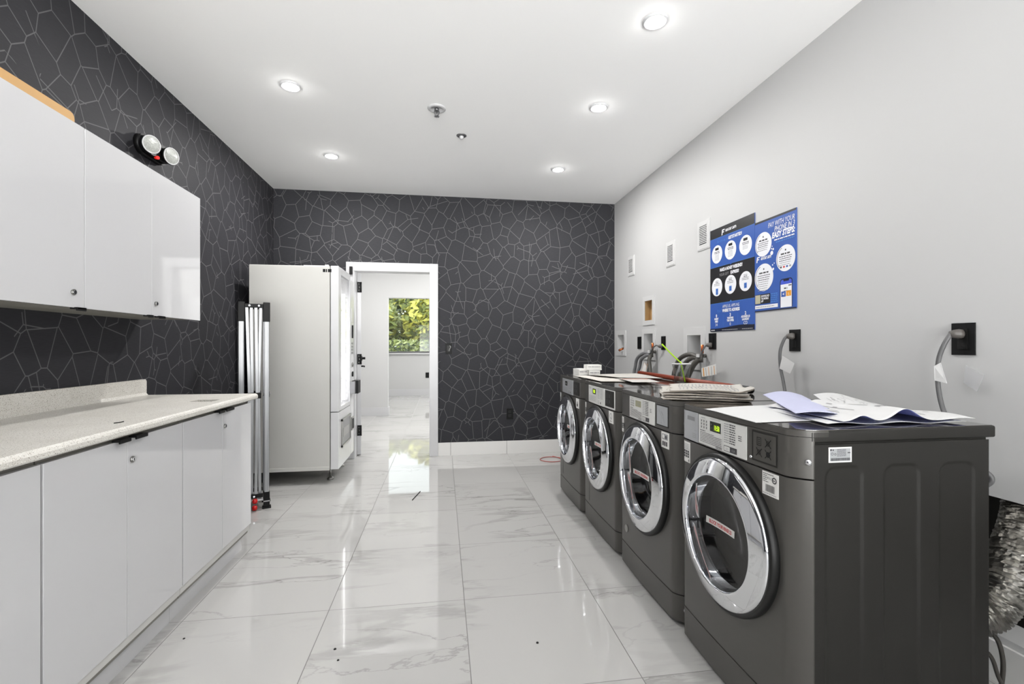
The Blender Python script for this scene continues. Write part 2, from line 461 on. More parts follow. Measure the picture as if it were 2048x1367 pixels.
def speckle():
    m = bpy.data.materials.new('speckled_stone_laminate'); m.use_nodes = True
    nt = m.node_tree; N = nt.nodes; L = nt.links; b = N['Principled BSDF']
    tc = N.new('ShaderNodeTexCoord')
    def vspeck(scale, thr, prev, col):
        v = N.new('ShaderNodeTexVoronoi'); v.inputs['Scale'].default_value = scale; L.new(tc.outputs['Object'], v.inputs['Vector'])
        r = N.new('ShaderNodeMapRange'); r.inputs['From Min'].default_value = thr * 0.7; r.inputs['From Max'].default_value = thr
        r.inputs['To Min'].default_value = 1; r.inputs['To Max'].default_value = 0
        L.new(v.outputs['Distance'], r.inputs['Value'])
        x = N.new('ShaderNodeMix'); x.data_type = 'RGBA'; L.new(r.outputs[0], x.inputs[0])
        if isinstance(prev, tuple): x.inputs[6].default_value = prev
        else: L.new(prev, x.inputs[6])
        x.inputs[7].default_value = col
        return x.outputs[2]
    n = N.new('ShaderNodeTexNoise'); n.inputs['Scale'].default_value = 7; n.inputs['Detail'].default_value = 6
    L.new(tc.outputs['Object'], n.inputs['Vector'])
    bs = N.new('ShaderNodeMix'); bs.data_type = 'RGBA'; bs.inputs[6].default_value = lin((196, 192, 184)); bs.inputs[7].default_value = lin((222, 220, 215))
    L.new(n.outputs['Fac'], bs.inputs[0])
    c = vspeck(190, 0.30, bs.outputs[2], lin((160, 153, 143)))
    c = vspeck(120, 0.20, c, lin((118, 112, 104)))
    c = vspeck(150, 0.22, c, lin((236, 235, 230)))
    L.new(c, b.inputs['Base Color']); b.inputs['Roughness'].default_value = 0.4
    return m
SPECK = speckle()

# ------------------------------------------------------------------ the shell
b = B(); b.box(-4.2, 4.2, YR - 0.3, 12.4, -0.12, 0.0, MARBLE); b.build('floor', kind='structure')
b = B(); b.box(XL - 0.15, XR + 0.4, YR - 0.15, YB + 0.06, HC, HC + 0.1, CEILW); b.build('ceiling', kind='structure')
b = B(); b.box(XL - 0.14, XL, YR, YB, 0, HC, WPL); b.build('wall_left', kind='structure')

def holed_wall(bb, axis, c0, c1, a0, a1, z0, z1, holes, m):
    """slab between c0,c1 on `axis`; spans a0..a1 along the other; holes = (a,a,z,z)"""
    A = sorted({a0, a1, *[h[0] for h in holes], *[h[1] for h in holes]}); A = [a for a in A if a0 <= a <= a1]
    Z = sorted({z0, z1, *[h[2] for h in holes], *[h[3] for h in holes]}); Z = [z for z in Z if z0 <= z <= z1]
    vc = {}
    def V(c, a, z):
        k = (round(c, 5), round(a, 5), round(z, 5))
        if k not in vc: vc[k] = bb.bm.verts.new((c, a, z) if axis == 'x' else (a, c, z))
        return vc[k]
    def solid(i, j):
        if i < 0 or j < 0 or i >= len(A) - 1 or j >= len(Z) - 1: return False
        am = (A[i] + A[i + 1]) / 2; zm = (Z[j] + Z[j + 1]) / 2
        return not any(h[0] < am < h[1] and h[2] < zm < h[3] for h in holes)
    fs = []
    for i in range(len(A) - 1):
        for j in range(len(Z) - 1):
            if not solid(i, j): continue
            for c in (c0, c1): fs.append(bb.bm.faces.new((V(c, A[i], Z[j]), V(c, A[i + 1], Z[j]), V(c, A[i + 1], Z[j + 1]), V(c, A[i], Z[j + 1]))))
            for di, dj, p, q in ((-1, 0, (A[i], Z[j]), (A[i], Z[j + 1])), (1, 0, (A[i + 1], Z[j]), (A[i + 1], Z[j + 1])),
                                 (0, -1, (A[i], Z[j]), (A[i + 1], Z[j])), (0, 1, (A[i], Z[j + 1]), (A[i + 1], Z[j + 1]))):
                if not solid(i + di, j + dj):
                    fs.append(bb.bm.faces.new((V(c0, *p), V(c0, *q), V(c1, *q), V(c1, *p))))
    bb._fin(fs, m)

RW_HOLES = [(4.985, 5.175, 1.16, 1.345), (4.257, 4.459, 1.13, 1.342), (3.413, 3.617, 1.09, 1.308), (4.272, 4.445, 1.47, 1.665), (0.45, 1.98, 0.17, 0.668)]
b = B()
holed_wall(b, 'x', XR, XR + 0.14, YR, YB, 0, HC, RW_HOLES, WALLW)
b.box(XR + 0.30, XR + 0.36, YR, YB, 0, HC, DARKCAV)
b.build('wall_right', kind='structure')
DO = (-0.945, -0.125, 0.0, 2.05)
b = B(); holed_wall(b, 'y', YB, YB + 0.12, XL - 0.14, XR + 0.36, 0, HC, [(DO[0], DO[1], -1, DO[3])], WPB); b.build('wall_back', kind='structure')
# white skin on the far side of the back wall
b = B(); holed_wall(b, 'y', YB + 0.12, YB + 0.13, -3.1, 3.3, 0, HC, [(DO[0], DO[1], -1, DO[3])], WALLW); b.build('wall_hall_front', kind='structure')
b = B(); holed_wall(b, 'y', YR - 0.14, YR, XL - 0.14, XR + 0.36, 0, HC, [(-1.71, 1.94, 0.07, 2.83)], WALLW); b.build('wall_rear', kind='structure')
b = B()
for x in (-1.71, -0.53, 0.68, 1.89):
    b.box(x, x + 0.05, YR - 0.1, YR - 0.04, 0.07, 2.83, TRIMW)
b.box(-1.71, 1.94, YR - 0.1, YR - 0.04, 0.07, 0.13, TRIMW); b.box(-1.71, 1.94, YR - 0.1, YR - 0.04, 2.77, 2.83, TRIMW)
b.build('added_window_2', kind='structure')  # unseen window, added and made wall-wide to light the room

# hall and far room beyond the doorway
YP, YF = 8.5, 11.8
b = B(); holed_wall(b, 'x', -3.1, -3.0, YB + 0.13, YF, 0, 2.75, [], WALLW); b.build('wall_hall_left', kind='structure')
b = B(); holed_wall(b, 'x', 3.2, 3.3, YB + 0.13, YF, 0, 2.75, [(5.9, 8.1, 0.8, 2.45), (9.0, 11.4, 0.8, 2.45)], WALLW); b.build('wall_hall_right', kind='structure')  # side openings out of view, added to bring daylight into both rooms
b = B(); holed_wall(b, 'y', YP, YP + 0.14, -3.0, 3.2, 0, 2.75, [(-0.95, 1.7, -1, 2.07)], WALLW); b.build('wall_partition', kind='structure')
b = B(); holed_wall(b, 'y', YF, YF + 0.12, -3.1, 3.3, 0, 2.75, [(-1.9, 1.7, 1.05, 2.45)], WALLW); b.build('wall_far', kind='structure')
b = B(); b.box(-3.1, 3.3, YB + 0.12, YF + 0.12, 2.7, 2.8, CEILW); b.build('ceiling_hall', kind='structure')
b = B(); b.box(-2.99, -0.95, YP - 0.015, YP, 0, 0.14, TRIMW); b.box(-0.95, -0.935, YP - 0.015, YP + 0.14, 0, 0.14, TRIMW); b.build('baseboard_partition', kind='structure')
b = B(); b.box(-2.99, 3.19, YF - 0.02, YF, 0, 0.16, TRIMW); b.build('baseboard_far', kind='structure')
WG = thin_glass('window_glass', (244, 248, 247), 1.5)
wf = B()
wf.box(-1.9, 1.7, YF + 0.02, YF + 0.09, 1.05, 1.09, ALUD); wf.box(-1.9, 1.7, YF + 0.02, YF + 0.09, 2.41, 2.45, ALUD)
for x in (-1.9, -0.325, 1.66): wf.box(x, x + 0.045, YF + 0.02, YF + 0.09, 1.05, 2.45, ALUD)
wf.box(-1.95, 1.75, YF - 0.04, YF + 0.02, 1.02, 1.05, TRIMW)
w1 = wf.build('window_1', kind='structure')
b = B(); b.box(-1.87, 1.68, YF + 0.05, YF + 0.056, 1.08, 2.42, WG); b.build('pane', w1)

# baseboard of marble tile along the back wall
b = B()
for x0, x1 in ((XL, -1.03), (-0.049, 0.088), (0.091, 0.72), (0.723, 1.35), (1.353, XR)):
    b.box(x0, x1, YB - 0.012, YB, 0, 0.145, TILE, bev=0.001, seg=1)
b.build('baseboard_back', kind='structure')
b = B(); b.box(XR - 0.012, XR, 1.98, YB - 0.012, 0, 0.145, TILE); b.box(XR - 0.012, XR, YR, 1.98, 0, 0.145, TILE); b.build('baseboard_right', kind='structure')
# door casing
b = B()
b.box(-1.03, -0.952, YB - 0.02, YB, 0, 2.128, TRIMW, bev=0.003, seg=1)
b.box(-0.143, -0.049, YB - 0.02, YB, 0, 2.128, TRIMW, bev=0.003, seg=1)
b.box(-0.952, -0.143, YB - 0.02, YB, 2.032, 2.128, TRIMW, bev=0.003, seg=1)
b.box(-0.965, -0.943, YB - 0.01, YB + 0.13, 0, 2.06, TRIMW); b.box(-0.143, -0.12, YB - 0.01, YB + 0.13, 0, 2.06, TRIMW); b.box(-0.965, -0.12, YB - 0.01, YB + 0.13, 2.032, 2.06, TRIMW)
b.build('trim_1', kind='structure')
# open door leaf, swung into the hall
dl = thing('door_1', None, None, (-0.918, YB + 0.14, 0)); dl['kind'] = 'structure'
b = B(); b.box(-0.024, 0.02, 0.0, 0.80, 0.012, 2.03, TRIMW, bev=0.002, seg=1); b.build('leaf', dl, local=True)
for z in (1.875, 1.073, 0.28):
    h = B(); h.box(-0.022, 0.018, -0.004, 0.0, z - 0.058, z + 0.058, BLACK); h.cyl((0.020, -0.006, z - 0.058), (0.020, -0.006, z + 0.058), 0.007, BLACK, n=12)
    for k in (-0.035, 0, 0.035): h.cyl((-0.004 + (0.006 if k == 0 else 0), -0.006, z + k), (-0.004 + (0.006 if k == 0 else 0), -0.004, z + k), 0.003, STEEL, n=8)
    h.build('hinge', dl, local=True)
h = B(); h.cyl((0.02, 0.73, 1.065), (0.05, 0.73, 1.065), 0.03, BLACK); h.box(0.05, 0.085, 0.718, 0.742, 1.05, 1.08, BLACK, bev=0.002); h.build('deadbolt', dl, local=True)
h = B(); h.cyl((0.02, 0.73, 0.965), (0.03, 0.73, 0.965), 0.028, BLACK); h.cyl((0.03, 0.73, 0.965), (0.075, 0.73, 0.965), 0.010, BLACK); h.box(0.062, 0.078, 0.60, 0.74, 0.957, 0.973, BLACK, bev=0.003); h.build('lever_handle', dl, local=True)
dl.rotation_euler = (0, 0, math.radians(10.5))

# ------------------------------------------------------------------ upper cabinets
UX, UZ0, UZ1 = -1.44, 1.372, 2.105
def door_pull(bb, x, y0, y1, z, sgn=-1):
    """thin black edge pull clipped on a door edge"""
    bb.box(x - 0.012, x + 0.016, y0, y1, z - 0.004, z + 0.004, BLACK, bev=0.0015, seg=1)
    bb.box(x + 0.010, x + 0.016, y0, y1, z - 0.010, z + 0.004, BLACK, bev=0.0015, seg=1)
def cam_lock(x, y, z, parent):
    l = B(); l.cyl((x, y, z), (x + 0.006, y, z), 0.0115, STEEL, n=20); l.cyl((x + 0.006, y, z), (x + 0.008, y, z), 0.008, CHROME, n=16)
    l.box(x + 0.008, x + 0.0086, y - 0.0012, y + 0.0012, z - 0.005, z + 0.005, BLACK)
    l.build('lock', parent)
def upper(name, y0, y1, doors, label):
    t = thing(name, label, 'cabinet', ((XL + UX) / 2, (y0 + y1) / 2, UZ0), 'wall cabinets over the worktop')
    c = B(); c.box(XL, UX - 0.02, y0, y1, UZ0 + 0.004, UZ1, GAP); c.build('carcass', t)
    for (a, e, lock, pull) in doors:
        d = B(); d.box(UX - 0.019, UX, a + 0.001, e - 0.001, UZ0, UZ1, CABW, bev=0.0012, seg=2); dd = d.build('door', t)
        if lock is not None: cam_lock(UX, lock[0], lock[1], dd)
        if pull is not None:
            p = B(); door_pull(p, UX - 0.004, pull[0], pull[1], UZ0 - 0.002); p.build('pull', dd)
upper('wall_cabinet', 1.235, 2.145, [(1.235, 1.69, None, None), (1.69, 2.145, (2.085, 1.432), (2.09, 2.14))], 'white wall cabinet at the left edge with the tan board on top')
upper('wall_cabinet', 2.147, 3.068, [(2.147, 2.592, None, (2.55, 2.588)), (2.592, 3.068, (2.625, 1.435), (2.64, 2.69))], 'white double-door wall cabinet nearest the folded canopy frame, lock by its middle seam')
b = B()
pts = [(1.0, 0.0), (2.10, 0.0), (2.10, 0.014)] + [(2.10 - 0.022 * (1 - math.cos(a)), 0.014 + 0.022 * math.sin(a)) for a in (0.5, 1.0, PI / 2)] + [(1.0, 0.036)]
b.prism([(UX - 0.16, y, UZ1 + z) for y, z in pts], (0.155, 0, 0), MDF)
b.build('wooden_board', label='tan wooden board with rounded end lying on top of the left wall cabinet', cat='board')

# ------------------------------------------------------------------ base cabinets and worktop
BX, BZ0, BZ1 = -1.14, 0.155, 0.880
def base(y0, ym, y1, locks, pulls, label):
    t = thing('base_cabinet', label, 'cabinet', ((XL + BX) / 2, (y0 + y1) / 2, 0), 'base cabinets under the worktop')
    c = B()
    c.box(XL + 0.002, BX - 0.02, y0 + 0.001, y1 - 0.001, 0.10, 0.845, GAP)
    c.box(BX - 0.045, BX - 0.02, y0 + 0.001, y1 - 0.001, 0.845, 0.898, GAP)
    c.box(XL + 0.002, XL + 0.06, y0 + 0.001, y1 - 0.001, 0.845, 0.898, GAP)
    c.build('carcass', t)
    k = B(); k.box(XL + 0.05, BX - 0.055, y0, y1, 0.0, 0.10, CABW); k.build('toe_kick', t)
    r = B(); r.box(BX - 0.04, BX - 0.012, y0, y1, 0.118, BZ0 - 0.002, CABSIDE); r.build('bottom_rail', t)
    for (a, e, lk, pl) in ((y0, ym, locks[0], pulls[0]), (ym, y1, locks[1], pulls[1])):
        d = B(); d.box(BX - 0.019, BX, a + (0.003 if a == y0 else 0.0014), e - (0.003 if e == y1 else 0.0014), BZ0, BZ1, CABW, bev=0.0012); dd = d.build('door', t)
        if lk: cam_lock(BX, lk[0], lk[1], dd)
        if pl:
            p = B(); door_pull(p, BX + 0.004, pl[0], pl[1], BZ1 + 0.004); p.build('pull', dd)
base(0.79, 1.165, 1.534, (None, None), (None, None), 'white base cabinet at the left photo edge, nearest the viewer')
base(1.538, 1.906, 2.276, (None, (1.932, 0.80)), ((1.835, 1.897), (1.925, 1.995)), 'white base cabinet in the middle of the row, lock in its right door')
base(2.278, 2.655, 3.03, (None, (2.682, 0.797)), ((2.585, 2.645), (2.665, 2.755)), 'white base cabinet at the far end beside the canopy frame')
ct = thing('worktop', 'speckled beige stone worktop with backsplash on the white base cabinets', 'worktop', (-1.44, 1.9, 0.885))
b = B()
CZ, CX = 0.93, -1.118
prof = [(XL, 0.8985), (CX - 0.006, 0.8985), (CX, 0.904), (CX, 0.917), (CX - 0.004, 0.925), (CX - 0.014, CZ), (XL, CZ)]
HY0, HY1, HX0, HX1 = 2.66, 2.755, -1.305, -1.195
for y0, y1 in ((0.6, HY0), (HY1, 3.075)):
    b.prism([(x, y0, z) for x, z in prof], (0, y1 - y0, 0), SPECK)
b.prism([(x, HY0, z) for x, z in [(HX1, 0.8985)] + prof[1:6] + [(HX1, CZ)]], (0, HY1 - HY0, 0), SPECK)
b.box(XL, HX0, HY0, HY1, 0.8985, CZ, SPECK)
b.build('slab', ct)
b = B(); b.prism([(XL, 0.6, CZ), (XL, 3.10, CZ), (XL, 3.10, 1.010), (XL, 3.09, 1.022), (XL, 0.6, 1.022)], (0.02, 0, 0), SPECK)
b.prism([(XL + 0.02, 0.6, CZ), (XL + 0.034, 0.6, CZ), (XL + 0.02, 0.6, CZ + 0.014)], (0, 2.49, 0), SPECK); b.build('backsplash', ct)
b = B(); b.tube([(-1.215, 1.955, CZ + 0.002), (-1.205, 1.972, CZ + 0.002), (-1.203, 1.99, CZ + 0.0025)], 0.0018, BLACK, n=6); b.build('wire_scrap', label='tiny dark scrap of wire lying on the speckled worktop', cat='scrap')

# ------------------------------------------------------------------ emergency light on the left wall
el = thing('emergency_light', 'black twin-head emergency light high on the dark left wall', 'emergency light', (XL, 3.19, 2.36))
b = B()
def caps(cy, cz, L, r, x, n=12):
    p = []
    for k in range(n + 1):
        a = PI / 2 + PI * k / n; p.append((x, cy - L + r * math.cos(a), cz + r * math.sin(a)))
    for k in range(n + 1):
        a = -PI / 2 + PI * k / n; p.append((x, cy + L + r * math.cos(a), cz + r * math.sin(a)))
    return p
b.prism(caps(3.15, 2.412, 0.085, 0.058, XL), (0.03, 0, 0), BLACK, True)
b.prism(caps(3.15, 2.412, 0.083, 0.050, XL + 0.03), (0.025, 0, 0), BLACK, True)
b.build('housing', el)
for cy, cz, dx, dy, dz, nx in ((3.012, 2.392, 0.80, -0.45, -0.08, 0), (3.215, 2.404, 0.86, -0.35, -0.10, 1)):
    dv = Vector((dx, dy, dz)).normalized(); e = Vector((-1.675, cy, cz)); s0 = e - dv * 0.062
    b = B(); b.lathe([(0.0, 0), (0.028, 0.0), (0.044, 0.018), (0.050, 0.045), (0.052, 0.062), (0.047, 0.062)], s0, dv, BLACK, n=32); hd = b.build('lamp_head', el)
    b = B(); b.lathe([(0.050, 0.061), (0.047, 0.064), (0.0, 0.066)], s0, dv, LENS, n=32); b.lathe([(0.051, 0.058), (0.0515, 0.064), (0.046, 0.0655), (0.046, 0.060)], s0, dv, TRIMW, n=32); b.build('lens', hd)
    if nx == 1:
        pass
b = B(); b.cyl((XL + 0.05, 3.135, 2.362), (XL + 0.068, 3.125, 2.358), 0.010, M('lit_red_led', (220, 40, 36), 0.3, emit=0.6), n=16); b.build('indicator', el, label='red indicator lamp')

# ------------------------------------------------------------------ recessed downlights, sprinkler, detector
def downlight(x, y, label):
    t = thing('recessed_light', label, 'ceiling light', (x, y, HC - 0.012), 'recessed ceiling lights')
    r = B(); r.lathe([(0.062, 0.012), (0.062, 0.004), (0.058, 0.0), (0.050, 0.002), (0.047, 0.010)], (0, 0, 0), (0, 0, 1), TRIMW, n=40); r.build('trim_ring', t, local=True)
    l = B(); l.lathe([(0.048, 0.0095), (0.0, 0.0085)], (0, 0, 0), (0, 0, 1), LAMPON, n=40); l.build('lens', t, local=True)
LXA, LXB = -0.962, 1.078
for x, y, lb in ((LXA, 3.183, 'lit ceiling light above the emergency light, left row, nearer one'), (LXA, 4.299, 'lit ceiling light in the left row, nearer the back wall above the vending machine'),
                 (LXB, 3.154, 'lit ceiling light in the right row, middle one of three'), (LXB, 4.316, 'lit ceiling light in the right row, farthest one near the back wall'),
                 (LXB, 2.273, 'lit ceiling light cut close to the top photo edge, right row, nearest')):
    downlight(x, y, lb)
sp = thing('sprinkler_head', 'fire sprinkler with round plate and hanging deflector on the ceiling', 'sprinkler', (-0.04, 3.335, HC - 0.075))
b = B(); b.lathe([(0.064, 0), (0.064, -0.004), (0.058, -0.009), (0.040, -0.010), (0.034, -0.004), (0.0, -0.004)], (-0.04, 3.335, HC), (0, 0, 1), TRIMW, n=40)
b.build('escutcheon', sp)
b = B(); b.cyl((-0.04, 3.335, HC), (-0.04, 3.335, HC - 0.02), 0.016, SPECGREY, n=16)
for s in (-1, 1): b.tube([(-0.04 + s * 0.014, 3.335, HC - 0.018), (-0.04 + s * 0.016, 3.335, HC - 0.035), (-0.04 + s * 0.004, 3.335, HC - 0.058)], 0.003, SPECGREY, n=8)
b.cyl((-0.04, 3.335, HC - 0.02), (-0.04, 3.335, HC - 0.056), 0.003, RED if False else SPECGREY, n=8)
b.build('frame', sp)
b = B(); b.cyl((-0.04, 3.335, HC - 0.056), (-0.04, 3.335, HC - 0.059), 0.010, SPECGREY)
for k in range(8):
    a = 2 * PI * k / 8; b.box(0.008, 0.019, -0.003, 0.003, -0.001, 0.001, SPECGREY, T=Matrix.Translation((-0.04, 3.335, HC - 0.0585)) @ Matrix.Rotation(a, 4, 'Z'))
b.build('deflector', sp)
sd = thing('ceiling_sensor', 'small grey sensor under the ceiling behind the sprinkler', 'sensor', (0.149, 3.74, HC - 0.03))
b = B(); b.lathe([(0.040, 0), (0.040, -0.003), (0.030, -0.008), (0.016, -0.008)], (0.149, 3.74, HC), (0, 0, 1), SPECGREY, n=32); b.build('base', sd)
b = B(); b.lathe([(0.018, -0.006), (0.017, -0.018), (0.010, -0.028), (0.0, -0.031)], (0.149, 3.74, HC), (0, 0, 1), TRIMW, n=32); b.build('dome', sd)
# ------------------------------------------------------------------ back wall plates
def wall_plate(F, name, label, cat, group=None, kindp='switch', hw=0.036, hh=0.059):
    t = thing(name, label, cat, F.p(0, -hh, 0), group)
    b = B(); b.prism([F.p(-hw, -hh, 0), F.p(hw, -hh, 0), F.p(hw, hh, 0), F.p(-hw, hh, 0)], F.n * 0.006, BLACK); b.build('cover_plate', t)
    if kindp == 'switch':
        b = B(); b.prism([F.p(-0.017, -0.034, 0.006), F.p(0.017, -0.034, 0.006), F.p(0.017, 0.034, 0.006), F.p(-0.017, 0.034, 0.006)], F.n * 0.004, BLACKR); b.build('rocker', t)
    elif kindp == 'outlet':
        for s in (-1, 1):
            b = B(); b.prism([F.p(-0.016, s * 0.022 - 0.014, 0.006), F.p(0.016, s * 0.022 - 0.014, 0.006), F.p(0.016, s * 0.022 + 0.014, 0.006), F.p(-0.016, s * 0.022 + 0.014, 0.006)], F.n * 0.002, BLACKR)
            for q in (-0.006, 0.006): b.rect(F, q - 0.001, q + 0.001, s * 0.022 - 0.004, s * 0.022 + 0.006, 0.0082, DARKCAV)
            b.build('socket', t)
    elif kindp == 'gfci':
        b = B(); b.prism([F.p(-0.018, -0.04, 0.006), F.p(0.018, -0.04, 0.006), F.p(0.018, 0.04, 0.006), F.p(-0.018, 0.04, 0.006)], F.n * 0.003, BLACKR)
        for s in (-1, 1):
            for q in (-0.006, 0.006): b.rect(F, q - 0.001, q + 0.001, s * 0.026 - 0.004, s * 0.026 + 0.006, 0.0092, DARKCAV)
        b.build('socket', t)
    return t
FBW = lambda x, z: Fr((x, YB, z), (1, 0, 0), (0, 0, 1))
s1 = wall_plate(FBW(0.068, 1.192), 'light_switch', 'black light switch on the dark wall right of the door', 'light switch')
F = FBW(0.068, 1.192)
b = B(); b.tube([F.p(0.010, 0.03, 0.011), F.p(0.022, 0.018, 0.013), F.p(0.012, -0.004, 0.013), F.p(0.004, -0.03, 0.011)], 0.004, STEEL, n=8); b.build('toggle_trim', s1, label='bright metal strip')
wall_plate(FBW(0.757, 0.45), 'wall_outlet', 'black outlet low on the dark back wall above the baseboard', 'outlet', kindp='outlet', hw=0.038, hh=0.062)
# small bracket on the door casing over the vending machine
b = B(); b.box(-0.990, -0.958, YB - 0.045, YB - 0.02, 1.99, 2.075, BLACK, bev=0.003); b.build('door_catch', label='small black catch fixed to the white door casing above the vending machine', cat='catch')
# outlet on the far room wall
FF = Fr((-0.372, YF, 0.50), (1, 0, 0), (0, 0, 1))
wall_plate(FF, 'far_outlet', 'small black outlet under the window in the room beyond the doorway', 'outlet', kindp='outlet', hw=0.042, hh=0.066)

# ------------------------------------------------------------------ folded canopy frame
cf = thing('folded_canopy_frame', 'folded silver canopy frame standing between base cabinets and vending machine', 'canopy frame', (-1.424, 3.84, 0), None, math.radians(20.4))
H_ = 1.548
for sx, sy in ((-1, -1), (1, -1), (1, 1), (-1, 1)):
    x, y = sx * 0.083, sy * 0.085
    b = B(); b.box(x - 0.0165, x + 0.0165, y - 0.0165, y + 0.0165, 0.02, H_ - 0.02, ALU, bev=0.003)
    for k in (-1, 1): b.box(x + k * 0.0167 - 0.001, x + k * 0.0167 + 0.001, y - 0.003, y + 0.003, 0.13, H_ - 0.14, ALUD)
    for k in (-0.006, 0.006): b.box(x + k - 0.0012, x + k + 0.0012, y - 0.0175, y - 0.016, 0.13, H_ - 0.14, ALUD)
    p = b.build('post', cf, local=True)
    b = B(); b.box(x - 0.023, x + 0.023, y - 0.023, y + 0.023, H_ - 0.145, H_, BLACK, bev=0.004); b.build('cap', p, local=True)
    b = B(); b.box(x - 0.021, x + 0.021, y - 0.021, y + 0.021, 0.012, 0.122, BLACK, bev=0.003); b.box(x - 0.0215, x + 0.0215, y - 0.0215, y + 0.0215, 0.050, 0.058, TRIMW)
    b.box(x - 0.03, x + 0.03, y - 0.03, y + 0.03, 0.0, 0.012, BLACK, bev=0.003); b.build('foot', p, local=True)
def bar(x0, z0, x1, z1, y, w=0.011, face='x'):
    b = B(); d = Vector((x1 - x0, 0, z1 - z0)); L = d.length
    T = Matrix.Translation((x0, 0, z0)) @ Matrix.Rotation(math.atan2(d.x, d.z), 4, 'Y')
    b.box(-w, w, y - 0.007, y + 0.007, 0, L, ALU, bev=0.002, T=T)
    if face == 'y': bmesh.ops.transform(b.bm, matrix=Matrix.Rotation(PI / 2, 4, 'Z'), verts=b.bm.verts)
    b.build('scissor_bar', cf, local=True)
for face in ('x', 'y'):
    for yy in ((-0.082, 0.082)):
        for i, (xa, xb) in enumerate(((-0.048, -0.030), (-0.018, -0.012), (0.012, 0.020), (0.044, 0.030))):
            bar(xa, 1.515, xb, 0.86, yy + (0.016 if i % 2 else 0), face=face)
            bar(xb, 0.84, xa * 0.9, 0.05, yy + (0.016 if i % 2 else 0), face=face)
    for yy in (-0.09, 0.09):
        sg = -1 if yy < 0 else 1
        for z0, z1, hw, hd, bolts in ((1.507, 1.535, 0.062, 0.012, (-0.03, 0.032)), (0.828, 0.870, 0.047, 0.014, (0.01,)), (0.085, 0.112, 0.058, 0.010, (0.0,))):
            b = B(); b.box(-hw, hw, yy - hd, yy + hd, z0, z1, BLACK, bev=0.003)
            for q in bolts: b.cyl((q, yy + sg * (hd - 0.001), (z0 + z1) / 2), (q, yy + sg * (hd + 0.006), (z0 + z1) / 2), 0.007, CHROME, n=12)
            if face == 'y': bmesh.ops.transform(b.bm, matrix=Matrix.Rotation(PI / 2, 4, 'Z'), verts=b.bm.verts)
            b.build('joint_bracket', cf, local=True)
b = B(); b.cyl((-0.06, -0.1, 0.068), (0.06, -0.1, 0.068), 0.008, TRIMW, n=12); b.build('foot_rod', cf, local=True)
for x, y, z in ((0.005, -0.112, 0.066), (0.004, -0.128, 0.022)):
    b = B(); b.lathe([(0, -0.018), (0.014, -0.016), (0.018, -0.004), (0.018, 0.006), (0.012, 0.016), (0, 0.018)], (x, y, z), (0, 0, 1), RED, n=16); b.build('knob', cf, local=True, label='red knob')
b = B(); b.cyl((0.004, -0.128, 0.022), (0.004, -0.085, 0.022), 0.006, BLACK, n=10); b.build('knob_stem', cf, local=True)

# ------------------------------------------------------------------ vending machine
VX0, VX1, VY0, VY1, VZ0, VZ1 = -1.654, -0.912, 4.35, 5.06, 0.125, 1.93
vm = thing('vending_machine', 'tall pale grey vending machine with glass front beside the doorway', 'vending machine', ((VX0 + VX1) / 2, (VY0 + VY1) / 2, 0))
b = B(); b.box(VX0, VX1 - 0.075, VY0, VY1, VZ0, VZ1 - 0.004, VEND, bev=0.004)
b.box(VX0 + 0.002, VX1 - 0.078, VY0 - 0.0015, VY0, VZ0 + 0.045, VZ1 - 0.025, VEND)
b.box(VX0, VX1 - 0.076, VY0 - 0.004, VY0 + 0.01, VZ0 - 0.004, VZ0 + 0.028, VEND, bev=0.002)
b.build('cabinet', vm)
b = B(); b.box(VX1 - 0.30, VX1 - 0.09, VY0 + 0.02, VY1 - 0.02, VZ1 - 0.004, VZ1 + 0.004, VEND); b.box(VX1 - 0.12, VX1 - 0.09, VY0 + 0.02, VY0 + 0.05, VZ1 - 0.004, VZ1 + 0.012, VEND, bev=0.002); b.build('top_hinge_cover', vm)
# upper glazed door
GY0, GY1, GZ0, GZ1 = 4.455, 4.862, 0.672, 1.868
b = B()
x0, x1 = VX1 - 0.068, VX1
b.box(x0, x1, VY0, GY0, 0.636, VZ1, VENDL, bev=0.004); b.box(x0, x1, GY1, 4.885, 0.636, VZ1, VENDL, bev=0.003)
b.box(x0, x1, GY0, GY1, 0.636, GZ0, VENDL); b.box(x0, x1, GY0, GY1, GZ1, VZ1, VENDL)
dg_ = b.build('glazed_door', vm)
b = B(); b.box(x1 - 0.016, x1 - 0.011, GY0, GY1, GZ0, GZ1, thin_glass('door_glass', (250, 250, 250), 1.3)); b.build('glass', dg_)
b = B(); b.box(x0, x0 + 0.004, GY0, GY1, GZ0, GZ1, M('white_liner', (236, 236, 238), 0.4))
for z in (0.9, 1.12, 1.34, 1.56): b.box(x0 + 0.004, x0 + 0.02, GY0, GY1, z, z + 0.012, TRIMW)
b.build('interior_liner', dg_)
for yy in (GY0 + 0.03, GY1 - 0.07):
    b = B(); b.cyl((x0 + 0.026, yy, GZ0 + 0.02), (x0 + 0.026, yy, GZ1 - 0.14), 0.010, LEDW, n=12); b.build('light_tube', dg_)
